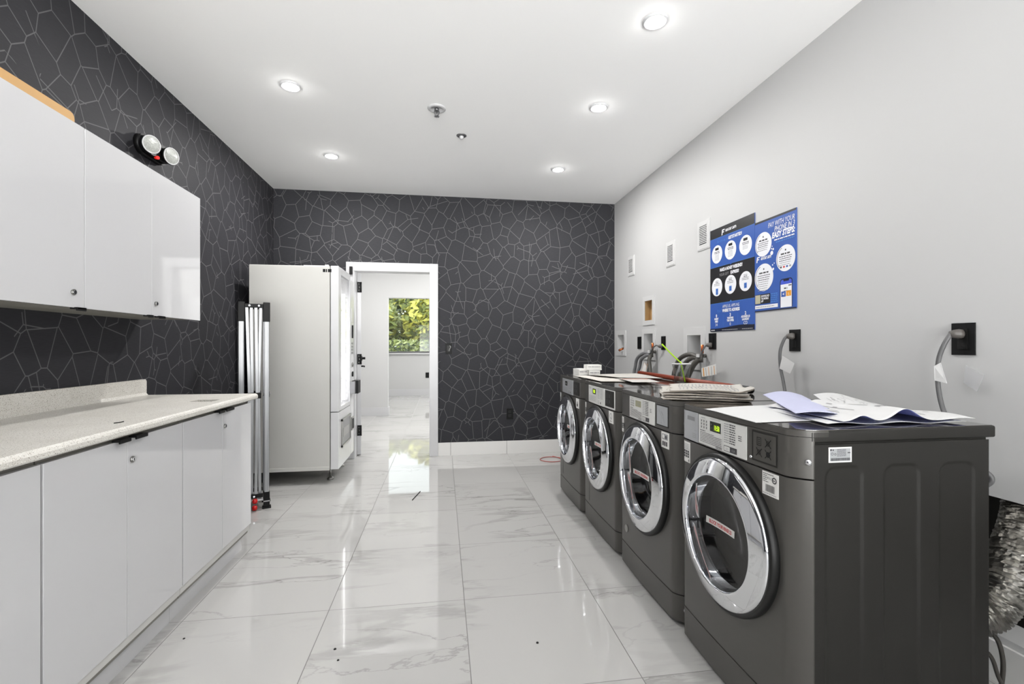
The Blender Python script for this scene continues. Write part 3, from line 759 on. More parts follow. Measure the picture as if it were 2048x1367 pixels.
# lower door and control column
b = B(); b.box(x0, x1, VY0, 4.885, VZ0 + 0.002, 0.630, VENDL, bev=0.003); ld = b.build('lower_door', vm)
b = B()
F = Fr((x1, 0, 0), (0, 1, 0), (0, 0, 1))
for (a, e, zz0, zz1) in ((4.452, 4.868, 0.535, 0.552), (4.452, 4.868, 0.298, 0.315), (4.452, 4.472, 0.298, 0.552), (4.848, 4.868, 0.298, 0.552)):
    b.plate(F, a, e, zz0, zz1, 0, 0.012, STEEL)
b.build('flap_frame', ld)
b = B(); b.plate(F, 4.472, 4.848, 0.315, 0.535, 0.0, 0.004, VENDD); b.plate(F, 4.53, 4.79, 0.38, 0.46, 0.004, 0.006, STEEL); b.text(F, 'PUSH', 4.66, 0.395, 0.07, 0.0066, VENDL, bold=0.001); b.build('delivery_flap', ld, label='grey delivery flap marked PUSH')
b = B(); b.box(x0, x1 + 0.002, 4.888, VY1, VZ0 + 0.01, VZ1 - 0.05, VENDL, bev=0.004); cc = b.build('control_column', vm)
F2 = Fr((x1 + 0.002, 0, 0), (0, 1, 0), (0, 0, 1))
b = B(); b.plate(F2, 4.93, 5.02, 1.46, 1.60, 0, 0.004, VENDL); b.plate(F2, 4.955, 4.975, 1.30, 1.43, 0, 0.012, BLACK); b.build('bill_slot', cc, label='black bill slot')
b = B()
for r in range(4):
    for q in range(3): b.plate(F2, 4.935 + q * 0.028, 4.955 + q * 0.028, 1.14 + r * 0.032, 1.16 + r * 0.032, 0, 0.004, VENDD)
b.build('keypad', cc)
b = B(); b.cyl((x1, 4.975, 1.03), (x1 + 0.012, 4.975, 1.03), 0.022, STEEL); b.plate(F2, 4.972, 4.978, 1.015, 1.045, 0.010, 0.0105, BLACK); b.build('coin_slot', cc)
b = B(); b.cyl((x1, 4.975, 0.935), (x1 + 0.012, 4.975, 0.935), 0.026, BLACK); b.build('door_lock', cc)
b = B(); b.box(x1, x1 + 0.05, 4.86, 5.0, 0.745, 0.868, VENDD, bev=0.004); b.box(x1 + 0.012, x1 + 0.075, 4.895, 5.03, 0.742, 0.872, BLACK, bev=0.004); b.build('card_reader', cc, label='black card reader box')
b = B(); b.plate(F2, 4.925, 5.03, 0.37, 0.50, 0, 0.010, STEEL); b.plate(F2, 4.94, 5.015, 0.385, 0.485, 0.010, 0.012, BLACK); b.build('coin_return', cc)
FS = Fr((0, VY0 - 0.0016, 0), (1, 0, 0), (0, 0, 1))
b = B()
for k, (a, w) in enumerate(((-1.025, 0.022), (-0.999, 0.010), (-0.980 - 0.002, 0.03))):
    b.rect(FS, a - 0.02, a - 0.02 + w, 1.872, 1.900, 0.0004, BLACK)
b.build('rating_mark', vm)
for x in (VX0 + 0.06, -1.018):
    for y in (4.517, 4.98):
        b = B(); b.cyl((x, y, 0.018), (x, y, VZ0), 0.008, STEEL, n=12); b.lathe([(0.0, 0.03), (0.012, 0.028), (0.03, 0.010), (0.032, 0.0), (0, 0)], (x, y, 0), (0, 0, 1), STEEL, n=20); b.build('foot', vm)

# ------------------------------------------------------------------ washers (local: x = depth behind the front plane, y = across, z = up)
DZ, HW, WH = 0.562, 0.340, 0.978
def fx(y):
    a = abs(y)
    if a <= 0.285: return -0.006 * (1 - (a / 0.285) ** 2)
    t = (a - 0.285) / 0.055
    return 0.05 * t ** 1.8
YP_ = [0.02, 0.05, 0.1, 0.15, 0.2, 0.24, 0.27, 0.285, 0.292, 0.299, 0.306, 0.312, 0.318, 0.324, 0.329, 0.333, 0.337, 0.340]
YS = [-y for y in reversed(YP_)] + YP_
def front_slab(z0, z1, m, back=0.055, inset=0.0):
    b = B(); b.prism([(fx(y) + inset, y, z0) for y in YS] + [(back, 0.340, z0), (back, -0.340, z0)], (0, 0, z1 - z0), m, True)
    return b
wm = thing('washing_machine', '', 'washing machine', (1.0, 1.545, 0), 'dark grey coin washers in a row along the white wall')
# body shell
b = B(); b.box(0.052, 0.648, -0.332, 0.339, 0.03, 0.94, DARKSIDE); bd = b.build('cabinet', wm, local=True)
cb = B(); cb.cyl((-0.1, 0, DZ), (0.46, 0, DZ), 0.205, DARKCAV, n=48); boolean(bd, cb)
# embossed side sheets
def side_sheet(sgn):
    b = B()
    xs = [0.052 + k * (0.648 - 0.052) / 130 for k in range(131)]
    zs = [0.03 + k * 0.044 for k in range(17)] + [0.76 + k * 0.0045 for k in range(40)]; zs = [z for z in zs if z < 0.936] + [0.936]
    def ind(x, z):
        best = 0
        for a, e in ((0.088, 0.214), (0.281, 0.405), (0.472, 0.598)):
            cx, hx = (a + e) / 2, (e - a) / 2; cz, hz = (0.1 + 0.873) / 2, (0.873 - 0.1) / 2; r = 0.035
            qx, qz = abs(x - cx) - hx + r, abs(z - cz) - hz + r
            d = min(max(qx, qz), 0) + math.hypot(max(qx, 0), max(qz, 0)) - r
            t = min(max(-d / 0.007, 0), 1); best = max(best, t * t * (3 - 2 * t))
        return best
    g = [[b.bm.verts.new((x, sgn * (0.340 - 0.0035 * ind(x, z)), z)) for z in zs] for x in xs]
    fs = []
    for i in range(len(xs) - 1):
        for j in range(len(zs) - 1): fs.append(b.bm.faces.new((g[i][j], g[i + 1][j], g[i + 1][j + 1], g[i][j + 1])))
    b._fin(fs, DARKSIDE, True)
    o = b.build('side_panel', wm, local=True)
    return o
side_sheet(-1)
lp = front_slab(0.140, 0.833, DARKWASH).build('front_panel', wm, local=True, autosmooth='angle')
cb = B(); cb.cyl((-0.1, 0, DZ), (0.2, 0, DZ), 0.262, DARKCAV, n=64); boolean(lp, cb); lp.data.set_sharp_from_angle(angle=0.6)
front_slab(0.022, 0.135, DARKWASH).build('kick_panel', wm, local=True, autosmooth='angle')
front_slab(0.838, 0.9565, DARKWASH).build('control_panel', wm, local=True, autosmooth='angle')
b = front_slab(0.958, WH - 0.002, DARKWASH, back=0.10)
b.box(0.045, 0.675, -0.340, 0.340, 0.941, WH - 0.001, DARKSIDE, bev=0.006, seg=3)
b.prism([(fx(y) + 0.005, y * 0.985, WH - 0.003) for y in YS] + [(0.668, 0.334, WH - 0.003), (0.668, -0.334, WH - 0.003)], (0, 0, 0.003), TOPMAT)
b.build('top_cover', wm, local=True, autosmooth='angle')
b = B()
for x in (0.09, 0.60):
    for y in (-0.28, 0.28): b.cyl((x, y, 0), (x, y, 0.03), 0.022, BLACKR, n=12)
for o_ in [b]: o_.build('levelling_feet', wm, local=True)
# door
AX = (-1, 0, 0); OC = (0, 0, DZ)
b = B(); b.lathe([(0.258, -0.05), (0.272, -0.004), (0.273, 0.012), (0.270, 0.024), (0.263, 0.029), (0.256, 0.026), (0.252, 0.016), (0.252, -0.05)], OC, AX, BLACKR, n=80); b.build('door_gasket', wm, local=True, label='black door surround')
b = B(); b.lathe([(0.257, 0.010), (0.2585, 0.022), (0.257, 0.031), (0.252, 0.0365), (0.246, 0.0390), (0.222, 0.0460), (0.202, 0.0515), (0.1975, 0.0525), (0.194, 0.0505), (0.192, 0.045), (0.190, 0.010), (0.188, -0.015), (0.185, -0.06)], OC, AX, CHROME, n=96); dr = b.build('door_ring', wm, local=True, label='polished chrome door ring')
GL = thin_glass('smoked_door_glass', (176, 176, 174), 1.5, 0.0, 0.015)
b = B(); b.lathe([(0.189, -0.010), (0.175, -0.014), (0.14, -0.022), (0.10, -0.028), (0.05, -0.032), (0.0, -0.033)], OC, AX, GL, n=64); b.build('door_glass', dr, local=True)
b = B(); b.lathe([(0.203, -0.05), (0.203, -0.44), (0.0, -0.44)], OC, AX, DRUM, n=48)
for k in range(3):
    a = 2 * PI * k / 3 + 0.5
    c, s_ = math.cos(a), math.sin(a)
    b.prism([(0.08, 0.202 * c - 0.02 * s_, DZ + 0.202 * s_ + 0.02 * c), (0.08, 0.15 * c, DZ + 0.15 * s_), (0.08, 0.202 * c + 0.02 * s_, DZ + 0.202 * s_ - 0.02 * c)], (0.34, 0, 0), DRUM)
b.build('drum', wm, local=True)
b = B(); b.lathe([(0.252, -0.052), (0.186, -0.052)], OC, AX, BLACKR, n=48); b.build('door_seal', wm, local=True)
# cabinet screws
for y, z in ((-0.331, 0.885), (-0.331, 0.075)):
    b = B(); xx = fx(y); b.lathe([(0.009, 0.0), (0.009, 0.004), (0.0, 0.006)], (xx + 0.004, y - 0.002, z), (-0.75, -0.66, 0), CHROME, n=14); b.build('screw', wm, local=True)
FW = Fr((0, 0, 0), (0, -1, 0), (0, 0, 1))   # x to the right as seen from the room
def fd(x): return -fx(x) + 0.0006
def curved_plate(b, x0, x1, z0, z1, d0, d1, m, n=6):
    """thin plate that follows the bowed front"""
    P = [x0 + (x1 - x0) * k / n for k in range(n + 1)]
    for k in range(n):
        a, e = P[k], P[k + 1]
        q = [FW.p(a, z0, fd(a) + d1), FW.p(e, z0, fd(e) + d1), FW.p(e, z1, fd(e) + d1), FW.p(a, z1, fd(a) + d1)]
        b.face(q, m)
    for (a, e, za, zb) in ((x0, x1, z0, z0), (x0, x1, z1, z1)):
        for k in range(n): b.face([FW.p(P[k], za, fd(P[k]) + d0), FW.p(P[k + 1], za, fd(P[k + 1]) + d0), FW.p(P[k + 1], za, fd(P[k + 1]) + d1), FW.p(P[k], za, fd(P[k]) + d1)], m)
    for a in (x0, x1): b.face([FW.p(a, z0, fd(a) + d0), FW.p(a, z0, fd(a) + d1), FW.p(a, z1, fd(a) + d1), FW.p(a, z1, fd(a) + d0)], m)

class CF:
    """drawing frame that follows the bowed washer front"""
    def __init__(s, x0, z0=0.0, lift=0.0008): s.x0 = x0; s.z0 = z0; s.l = lift
    def p(s, x, y, d=0.0): return FW.p(s.x0 + x, s.z0 + y, fd(s.x0 + x) + 0.0006 + s.l + d)
def label_left(w, x0=-0.312, x1=-0.242, z0=0.742, z1=0.826):
    b = B(); curved_plate(b, x0, x1, z0, z1, -0.002, 0.0006, STICK)
    R = random.Random(3); d = fd((x0 + x1) / 2) + 0.0034
    F = CF(x0); W = x1 - x0
    for k in range(4): b.scrib(F, 0.008, W - 0.008, z1 - 0.010 - k * 0.006, 0.0022, 0.0003, INKL, R)
    for r in range(3):
        for c in range(4): b.rect(F, 0.007 + c * 0.0148, 0.018 + c * 0.0148, z0 + 0.020 + r * 0.0105, z0 + 0.028 + r * 0.0105, 0.0003, INK)
    b.rect(F, 0.006, W - 0.006, z0 + 0.005, z0 + 0.014, 0.0003, INK)
    b.build('care_sticker', w, local=True, label='white printed sticker')
def label_right(w, kind, x0=0.197, x1=0.266, z0=0.758, z1=0.830):
    b = B(); curved_plate(b, x0, x1, z0, z1, -0.002, 0.0006, STICK)
    F = CF(x0); W = x1 - x0; R = random.Random(5)
    if kind == 0:
        b.scrib(F, 0.004, 0.05, z1 - 0.006, 0.002, 0.0003, INK, R)
        for k in range(4): b.scrib(F, 0.004, 0.022 + 0.006 * (k % 2), z1 - 0.012 - k * 0.006, 0.002, 0.0003, INK, R)
        b.text(F, 'PAC', 0.024, z1 - 0.022, 0.012, 0.0003, INKL, 'LEFT')
        b.ringp(F, 0.053, z1 - 0.020, 0.006, 0.010, 0.0003, INK)
        b.rect(F, 0.047, 0.056, z1 - 0.022, z1 - 0.019, 0.0003, INK)
        x = 0.016
        while x < 0.054:
            w_ = R.choice((0.0008, 0.0012, 0.002)); b.rect(F, x, x + w_, z0 + 0.012, z0 + 0.034, 0.0003, INK); x += w_ + R.choice((0.0007, 0.0012))
        b.scrib(F, 0.004, 0.062, z0 + 0.006, 0.002, 0.0003, INKL, R)
    elif kind == 1:
        b.rect(F, 0.008, W - 0.008, z0 + 0.038, z0 + 0.064, 0.0003, INKL)
        b.disc(F, 0.022, z0 + 0.052, 0.009, 0.0006, STICK); b.disc(F, 0.045, z0 + 0.050, 0.008, 0.0006, INK)
        for k in range(3): b.rect(F, 0.012 + 0.016 * k, 0.024 + 0.016 * k, z0 + 0.010, z0 + 0.030, 0.0003, INK)
    elif kind == 2:
        b.ringp(F, W / 2, z0 + 0.044, 0.012, 0.017, 0.0003, INKL); b.line(F, 0.02, z0 + 0.012, 0.05, z0 + 0.03, 0.003, 0.0003, INKL)
        b.rect(F, 0.02, 0.05, z0 + 0.010, z0 + 0.014, 0.0003, INKL)
    else:
        b.disc(F, W / 2, z0 + 0.024, 0.013, 0.0003, BLACK); b.rect(F, W / 2 - 0.006, W / 2 + 0.006, z0 + 0.03, z0 + 0.05, 0.0003, BLACK)
    b.build('barcode_sticker' if kind == 0 else 'small_sticker', w, local=True, label='white printed sticker')
GPROF = ((0.0, -0.033), (0.05, -0.032), (0.10, -0.028), (0.14, -0.022), (0.175, -0.014), (0.189, -0.010), (0.4, -0.010))
def glass_h(r):
    for (r0, h0), (r1, h1) in zip(GPROF, GPROF[1:]):
        if r <= r1: return h0 + (h1 - h0) * (r - r0) / (r1 - r0)
    return -0.010
class GF:
    """drawing frame stuck on the dished door glass"""
    def __init__(s, x, z, tilt): s.x = x; s.z = z; s.c = math.cos(tilt); s.s = math.sin(tilt)
    def p(s, x, y, d=0.0):
        X = s.x + x * s.c - y * s.s; Z = s.z + x * s.s + y * s.c
        return Vector((-(glass_h(math.hypot(X, Z - DZ)) + 0.0012 + d), -X, Z))
def warn(w, x, z, L, tilt, st, depth, h=0.026):
    b = B(); F = GF(x, z, tilt); n = 14
    for k in range(n): b.rect(F, -L / 2 + L * k / n, -L / 2 + L * (k + 1) / n, -h / 2, h / 2, 0, STICK)
    b.text(F, st, 0, -h * 0.27, h * 0.74, 0.0008, REDINK, bold=0.0006, sx=(L * 0.9) / (len(st) * h * 0.74 * 0.62))
    b.build('warning_sticker', w, local=True, label='white sticker with red capitals')
def film(w, x0, x1, z0, z1, m, style, dark=False):
    """printed control film with display"""
    R = random.Random(11)
    b = B(); curved_plate(b, x0, x1, z0, z1, -0.001, 0.003, m)
    W = x1 - x0
    F = CF(x0, z0, 0.0032)
    H = z1 - z0; q = 0.0
    if style == 'full':
        b.line(F, 0.165, 0.008, 0.165, H - 0.006, 0.0008, q, INKL)
        for k in range(3):
            xx = 0.020 + k * 0.018
            for y0, y1 in ((0.086, 0.094), (0.074, 0.082), (0.062, 0.070)): b.rect(F, xx, xx + 0.005, y0, y1, q, INK)
            b.rect(F, xx - 0.006, xx - 0.005, 0.06, 0.098, q, INKL)
        b.rect(F, 0.020, 0.050, 0.101, 0.1035, q, INKL); b.rect(F, 0.083, 0.150, 0.105, 0.1065, q, INKL)
        b.scrib(F, 0.012, 0.05, 0.053, 0.003, q, INK, R)
        for k in range(7): b.scrib(F, 0.012, 0.158 - (0.05 if k == 0 else 0), 0.046 - k * 0.0058, 0.0021, q, INK, R)
        for k in range(2): b.scrib(F, 0.12, 0.158, 0.008 - k * 0.004, 0.002, q, INK, R)
        for k in range(9):
            b.scrib(F, 0.172, 0.200, 0.102 - k * 0.0080, 0.0032, q, INKL, R); b.scrib(F, 0.203, 0.236, 0.102 - k * 0.0080, 0.0036, q, INK, R)
        for k in range(3): b.scrib(F, 0.252, 0.270, 0.072 - k * 0.007, 0.0026, q, INK, R)
        b.rect(F, 0.171, 0.245, 0.006, 0.026, q, INK); b.rect(F, 0.173, 0.206, 0.008, 0.024, q + 0.0002, m); b.text(F, 'LED', 0.190, 0.0115, 0.010, q + 0.0004, INKL); b.text(F, 'CLR', 0.226, 0.0115, 0.010, q + 0.0004, INKL)
    else:
        b.line(F, W * 0.58, 0.004, W * 0.58, H - 0.004, 0.002, q, INKL)
        for k in range(6): b.scrib(F, 0.014, W * 0.52, 0.046 - k * 0.006, 0.002, q, INKL, R)
        for k in range(8):
            b.scrib(F, W * 0.63, W * 0.74, 0.104 - k * 0.0085, 0.003, q, INKL, R); b.scrib(F, W * 0.78, W * 0.92, 0.104 - k * 0.0085, 0.003, q, INKL if not dark else INK, R)
        b.disc(F, W * 0.80, 0.016, 0.007, q, INK); b.ringp(F, W * 0.67, 0.018, 0.008, 0.010, q, INK)
        for k in range(2): b.scrib(F, 0.014, 0.06, 0.100 - k * 0.008, 0.003, q, INKL, R)
    return b, F
# ---- copies (plain shells first, their own panels afterwards)
WY = (1.545, 2.235, 2.925, 3.615)
wl = ('dark grey washer nearest the viewer, blueprint papers on top, lit green clock',
      'dark grey washer second from the viewer, newspapers on top, dull beige display',
      'dark grey washer third from the viewer, small bright green display, loose sheets on top',
      'dark grey washer farthest from the viewer, white card packs on top')
W = [wm]
for k in (1, 2, 3):
    c = copy_tree(wm); c.location = (1.0, WY[k], 0); W.append(c)
for k in range(4): W[k]['label'] = wl[k]
W[3].location.x = 0.995
# nearest washer
b, F = film(W[0], -0.169, 0.123, 0.843, 0.953, PANEL, 'full')
b.rect(F, 0.083, 0.152, 0.060, 0.097, 0.0004, LCDBG); b.build('control_film', W[0], local=True, label='pale printed control film')
b = B(); b.text(F, '10:58', 0.127, 0.067, 0.026, 0.0008, LCDON, bold=0.0010, sx=0.62)
for y0 in (0.068, 0.082): b.rect(F, 0.088, 0.098, y0, y0 + 0.007, 0.0008, INK)
b.build('display', W[0], local=True, label='lit green digits')
b = B(); curved_plate(b, -0.318, -0.176, 0.840, 0.955, -0.001, 0.0016, SILVER, n=10)
FF_ = CF(-0.30, 0.84, 0.0020)
b.rect(FF_, 0.04, 0.100, 0.080, 0.096, 0.0, VENDD); b.line(FF_, 0.0, 0.044, 0.118, 0.044, 0.0012, 0, INKL)
for k in range(3): b.scrib(FF_, 0.080, 0.112, 0.030 - k * 0.007, 0.0025, 0, INKL)
b.build('silver_plate', W[0], local=True, label='silver film plate')
def side_plate(w, m, x0=0.158, x1=0.256, style=0):
    b = B(); curved_plate(b, x0 - 0.008, x1 + 0.005, 0.852, 0.950, -0.001, 0.0014, DARKSIDE); curved_plate(b, x0, x1, 0.858, 0.944, 0.001, 0.003, m)
    F = CF(x0, 0.858, 0.0034)
    ink = BLACK if style == 0 else INKL
    if style in (0, 2):
        i2 = BLACK if style == 0 else INK
        for cx, cy, t in ((0.028, 0.060, 0), (0.068, 0.060, 1), (0.028, 0.026, 1), (0.068, 0.026, 2)):
            if t == 0:
                for q in ((-0.010, -0.008), (0.008, 0.010)): b.rect(F, cx + q[0], cx + q[1], cy - 0.013, cy + 0.013, 0, i2)
                b.rect(F, cx - 0.010, cx + 0.010, cy + 0.011, cy + 0.013, 0, i2); b.rect(F, cx - 0.010, cx + 0.010, cy - 0.013, cy - 0.011, 0, i2)
                for k in range(3): b.rect(F, cx - 0.005, cx + 0.005, cy - 0.007 + k * 0.006, cy - 0.005 + k * 0.006, 0, i2)
            else:
                b.line(F, cx - 0.013, cy - 0.013, cx + 0.013, cy + 0.013, 0.003, 0, i2); b.line(F, cx - 0.013, cy + 0.013, cx + 0.013, cy - 0.013, 0.003, 0, i2)
                if t == 1: b.ringp(F, cx, cy, 0.006, 0.008, 0.0, i2, n=16)
                else: b.disc(F, cx, cy, 0.009, 0.0, i2, n=16)
    else:
        b.line(F, 0.022, 0.07, 0.055, 0.03, 0.002, 0, INKL); b.line(F, 0.045, 0.062, 0.062, 0.045, 0.005, 0, INKL); b.line(F, 0.060, 0.045, 0.072, 0.014, 0.003, 0, INKL)
        b.rect(F, 0.040, 0.046, 0.008, 0.012, 0, INKL)
    b.build('coin_plate', w, local=True)
side_plate(W[0], DARKWASH)
label_left(W[0]); label_right(W[0], 0)
b = B(); b.lathe([(0.005, 0.0), (0.004, 0.003), (0, 0.004)], FW.p(0.146, 0.861, fd(0.146) + 0.002), (-1, 0, 0), CHROME, n=12); b.build('key_lock', W[0], local=True)
# rating label on the near side
FSD = Fr((0, -0.3402, 0), (1, 0, 0), (0, 0, 1)); R = random.Random(2)
b = B(); b.plate(FSD, 0.099, 0.174, 0.884, 0.928, -0.001, 0.0005, STICK); b.rect(FSD, 0.103, 0.170, 0.888, 0.924, 0.0008, SILVER)
for k in range(6):
    b.scrib(FSD, 0.126, 0.155, 0.921 - k * 0.0036, 0.0015, 0.0011, INK, R)
b.rect(FSD, 0.104, 0.108, 0.918, 0.923, 0.0011, BLACK); b.rect(FSD, 0.111, 0.115, 0.918, 0.922, 0.0011, INK)
b.ringp(FSD, 0.110, 0.909, 0.003, 0.0042, 0.0011, INK, n=16); b.ringp(FSD, 0.120, 0.908, 0.0022, 0.0034, 0.0011, INK, n=16); b.rect(FSD, 0.160, 0.169, 0.910, 0.913, 0.0011, INK)
x = 0.106
while x < 0.167:
    w_ = R.choice((0.0008, 0.0014, 0.002)); b.rect(FSD, x, x + w_, 0.889, 0.897, 0.0011, INK); x += w_ + 0.0008
b.build('rating_label', W[0], local=True, label='small silver rating label')
warn(W[0], -0.078, 0.5465, 0.157, -0.03, 'BLOCK YOUR RINSE 23', 0.010)
# second
b, F = film(W[1], -0.165, 0.133, 0.843, 0.953, PANEL, 'full')
b.rect(F, 0.083, 0.152, 0.066, 0.097, 0.0004, LCDOFF); b.text(F, '10:58', 0.122, 0.073, 0.020, 0.0008, INKL, sx=0.7); b.build('control_film', W[1], local=True, label='pale printed control film')
side_plate(W[1], SILVER, style=1); label_left(W[1], -0.318, -0.262); label_right(W[1], 1)
warn(W[1], -0.090, 0.549, 0.158, -0.02, 'BLOC RINSING', 0.010)
b = B(); b.cyl((fx(0.2) - 0.0002, 0.215, 0.225), (fx(0.2) - 0.004, 0.215, 0.225), 0.020, STEEL, n=20); b.build('round_latch', W[1], local=True)
b = B(); b.lathe([(0.016, 0.038), (0.013, 0.042), (0.0, 0.043)], (0, 0.02, DZ - 0.228), AX, VENDD, n=16); b.build('ring_badge', W[1], local=True)
# third and fourth
for k, pm, disp in ((2, PANEL, True), (3, SILVER, False)):
    b, F = film(W[k], -0.19, 0.125, 0.842, 0.955, pm, 'short')
    b.rect(F, 0.096, 0.160, 0.062, 0.096, 0.0004, LCDBG); b.build('control_film', W[k], local=True, label='pale printed control film')
    b = B(); b.rect(F, 0.110, 0.146, 0.068, 0.090, 0.0008, LCDON if disp else LCDOFF) if disp else b.text(F, '88', 0.128, 0.069, 0.026, 0.0008, INKL)
    b.build('display', W[k], local=True)
    if disp:
        b = B(); curved_plate(b, 0.128, 0.290, 0.842, 0.955, -0.001, 0.0004, PANEL); b.build('light_surround', W[k], local=True)
    side_plate(W[k], DARKSIDE, 0.146, 0.272, style=2)
    label_left(W[k], -0.318, -0.262); label_right(W[k], 2 if k == 2 else 3)
    warn(W[k], -0.070, 0.562, 0.150, -0.02, 'BLOC RINSE', 0.010); warn(W[k], -0.018, 0.702, 0.150, -0.02, 'BLOC RINSE', 0.010)
    # small service door low on the left
    b = B()
    for (a, e, z0, z1) in ((-0.27, -0.18, 0.332, 0.335), (-0.183, -0.180, 0.165, 0.335)): curved_plate(b, a, e, z0, z1, 0, 0.0008, BLACK)
    b.build('service_door_outline', W[k], local=True)
# ------------------------------------------------------------------ things lying on the washers
TZ = WH + 0.0008
def bil(c, u, v): return [c[0][i] * (1 - u) * (1 - v) + c[1][i] * u * (1 - v) + c[2][i] * u * v + c[3][i] * (1 - u) * v for i in (0, 1)]
def flat_sheet(name, corners, z, hf, mt, mb, label, cat, group=None, nu=40, nv=24, t=0.0006, extra=None):
    b = B()
    def f(u, v):
        x, y = bil(corners, u, v); return (x, y, z + max(0, hf(u, v)))
    b.sheet(f, nu, nv, mt, mb, t)
    if extra: extra(b, f, t)
    return b.build(name, label=label, cat=cat, group=group)
# white sheet at the front of the nearest washer
flat_sheet('paper_sheet', [(0.985, 1.66), (0.972, 1.345), (1.30, 1.36), (1.34, 1.74)], TZ + 0.001,
           lambda u, v: 0.005 * math.sin(u * 5.5 + 0.6) * math.sin(v * 3.0 + 0.3) + 0.010 * u * u * (1 - u) * 3 * (0.5 + 0.5 * math.sin(v * 4)), PAPER, PAPER, 'plain white paper sheet over the front edge of the nearest washer', 'paper', 'papers on the nearest washer')
# large folded drawings, blue on the back
def drawing_print(seed):
    def ex(b, f, t):
        R = random.Random(seed)
        def on(u0, v0, u1, v1, n=8):
            for k in range(n):
                a = k / n; c = (k + 1) / n
                p0 = Vector(f(u0, v0 + (v1 - v0) * a)); p1 = Vector(f(u1, v0 + (v1 - v0) * a)); p2 = Vector(f(u1, v0 + (v1 - v0) * c)); p3 = Vector(f(u0, v0 + (v1 - v0) * c))
                dz = Vector((0, 0, t + 0.0009)); b.face([p0 + dz, p1 + dz, p2 + dz, p3 + dz], INKL)
        for k in range(9):
            u = 0.12 + 0.08 * k; v0 = R.uniform(0.15, 0.4); v1 = v0 + R.uniform(0.15, 0.45)
            on(u, v0, u + 0.006, min(v1, 0.88))
        for k in range(26):
            u = R.uniform(0.1, 0.85); v0 = R.uniform(0.12, 0.75); on(u, v0, u + 0.012, v0 + R.uniform(0.03, 0.1), 3)
    return ex
def hA(u, v):   # u along x (left->right seen from the room), v from near edge to the wall
    g = lambda c, w: math.exp(-((u - c) / w) ** 2)
    return 0.004 + 0.036 * g(0.47, 0.11) * (1 - 0.45 * v) + 0.017 * g(0.15, 0.075) * (1 - 0.3 * v) + 0.007 * g(0.9, 0.12) + 0.006 * math.sin(7 * v) * u
flat_sheet('folded_drawing', [(1.20, 1.262), (1.64, 1.235), (1.66, 1.60), (1.24, 1.66)], TZ + 0.008, hA, PAPER, BLUEPAP, 'wide folded building drawing with blue back arching near the washer edge', 'drawing', 'papers on the nearest washer', 70, 30, extra=drawing_print(4))
flat_sheet('folded_drawing', [(1.16, 1.275), (1.62, 1.245), (1.60, 1.52), (1.20, 1.60)], TZ + 0.001,
           lambda u, v: 0.003 + 0.003 * math.sin(u * 15) , PAPER, BLUEPAP, 'flat drawing sheet lowest under the arched one on the nearest washer', 'drawing', 'papers on the nearest washer', 60, 20)
def hB(u, v):
    return 0.006 + 0.030 * math.exp(-((v - 0.55) / 0.22) ** 2) * (0.55 + 0.45 * u) + 0.004 * math.sin(8 * u)
flat_sheet('rolled_drawing', [(1.42, 1.92), (1.13, 1.37), (1.255, 1.335), (1.58, 1.88)], TZ + 0.008, lambda u, v: 0.015 + 0.016 * math.sin(PI * v) * (1 - 0.6 * u), LAVPAP, BLUEPAP, 'half-rolled lavender drawing pointing at the wall on the nearest washer', 'drawing', 'papers on the nearest washer', 50, 24)
flat_sheet('folded_drawing', [(1.42, 1.56), (1.56, 1.36), (1.66, 1.66), (1.62, 1.86)], TZ + 0.012, lambda u, v: 0.008 + 0.022 * math.sin(PI * min(1, u * 0.9 + 0.1)) * (0.4 + 0.6 * v), PAPER, LAVPAP, 'printed white drawing page bulging at the back of the nearest washer', 'drawing', 'papers on the nearest washer', 50, 24, extra=drawing_print(9))
# newspapers
def newspaper(k, cx, cy, rz, w, l, z, t, label, top=False):
    b = B(); c, s = math.cos(rz), math.sin(rz); R = random.Random(20 + k); ph = R.uniform(0, 6)
    def loc(u, v):
        x = (u - 0.5) * w; y = (v - 0.5) * l
        return cx + c * x - s * y, cy + s * x + c * y
    for q in range(3):
        off = R.uniform(-0.008, 0.008)
        def f(u, v, q=q, off=off):
            x, y = loc(u * (1 + off) - off / 2, v)
            e = 0.0042 * (0.5 + 0.5 * math.sin(u * 9 + ph + q * 0.4) * math.cos(v * 7 + ph)) * min(1, k * 0.4 + 0.2)
            nx = mnoise.noise(Vector((u * 6, v * 6, k * 7 + q * 3.0))) * 0.012
            x += nx; y += mnoise.noise(Vector((u * 6 + 9, v * 6, k * 5 + q * 2.0))) * 0.012
            cur = (0.022 * max(0, u - 0.75) ** 2 * 16 * (0.5 + 0.5 * math.sin(v * 5 + 1)) if top else 0)
            hump = (k / 4.0) * 0.011 * max(0, math.sin(PI * min(1, u * 1.15))) * (0.5 + 0.5 * math.sin(v * 6.2 + 0.4))
            return (x, y, z + q * t / 3 + e * 0.7 + hump + cur + 0.0012)
        b.sheet(f, 30, 30, NEWS, NEWSD, t / 3 * 0.72, NEWSD)
    if top:
        for rr in range(16):
            for cc_ in range(3):
                u0 = 0.12 + rr * 0.048; v0 = 0.08 + cc_ * 0.30
                for m_ in range(4):
                    a, e = v0 + 0.06 * m_, v0 + 0.06 * (m_ + 1) - 0.004
                    p = [Vector(f(u0, a)), Vector(f(u0 + 0.014, a)), Vector(f(u0 + 0.014, e)), Vector(f(u0, e))]
                    b.face([q_ + Vector((0, 0, t / 3 * 0.72 + 0.0009)) for q_ in p], INKL)
    b.build('newspaper', label=label, cat='newspaper', group='newspapers stacked across two washers')
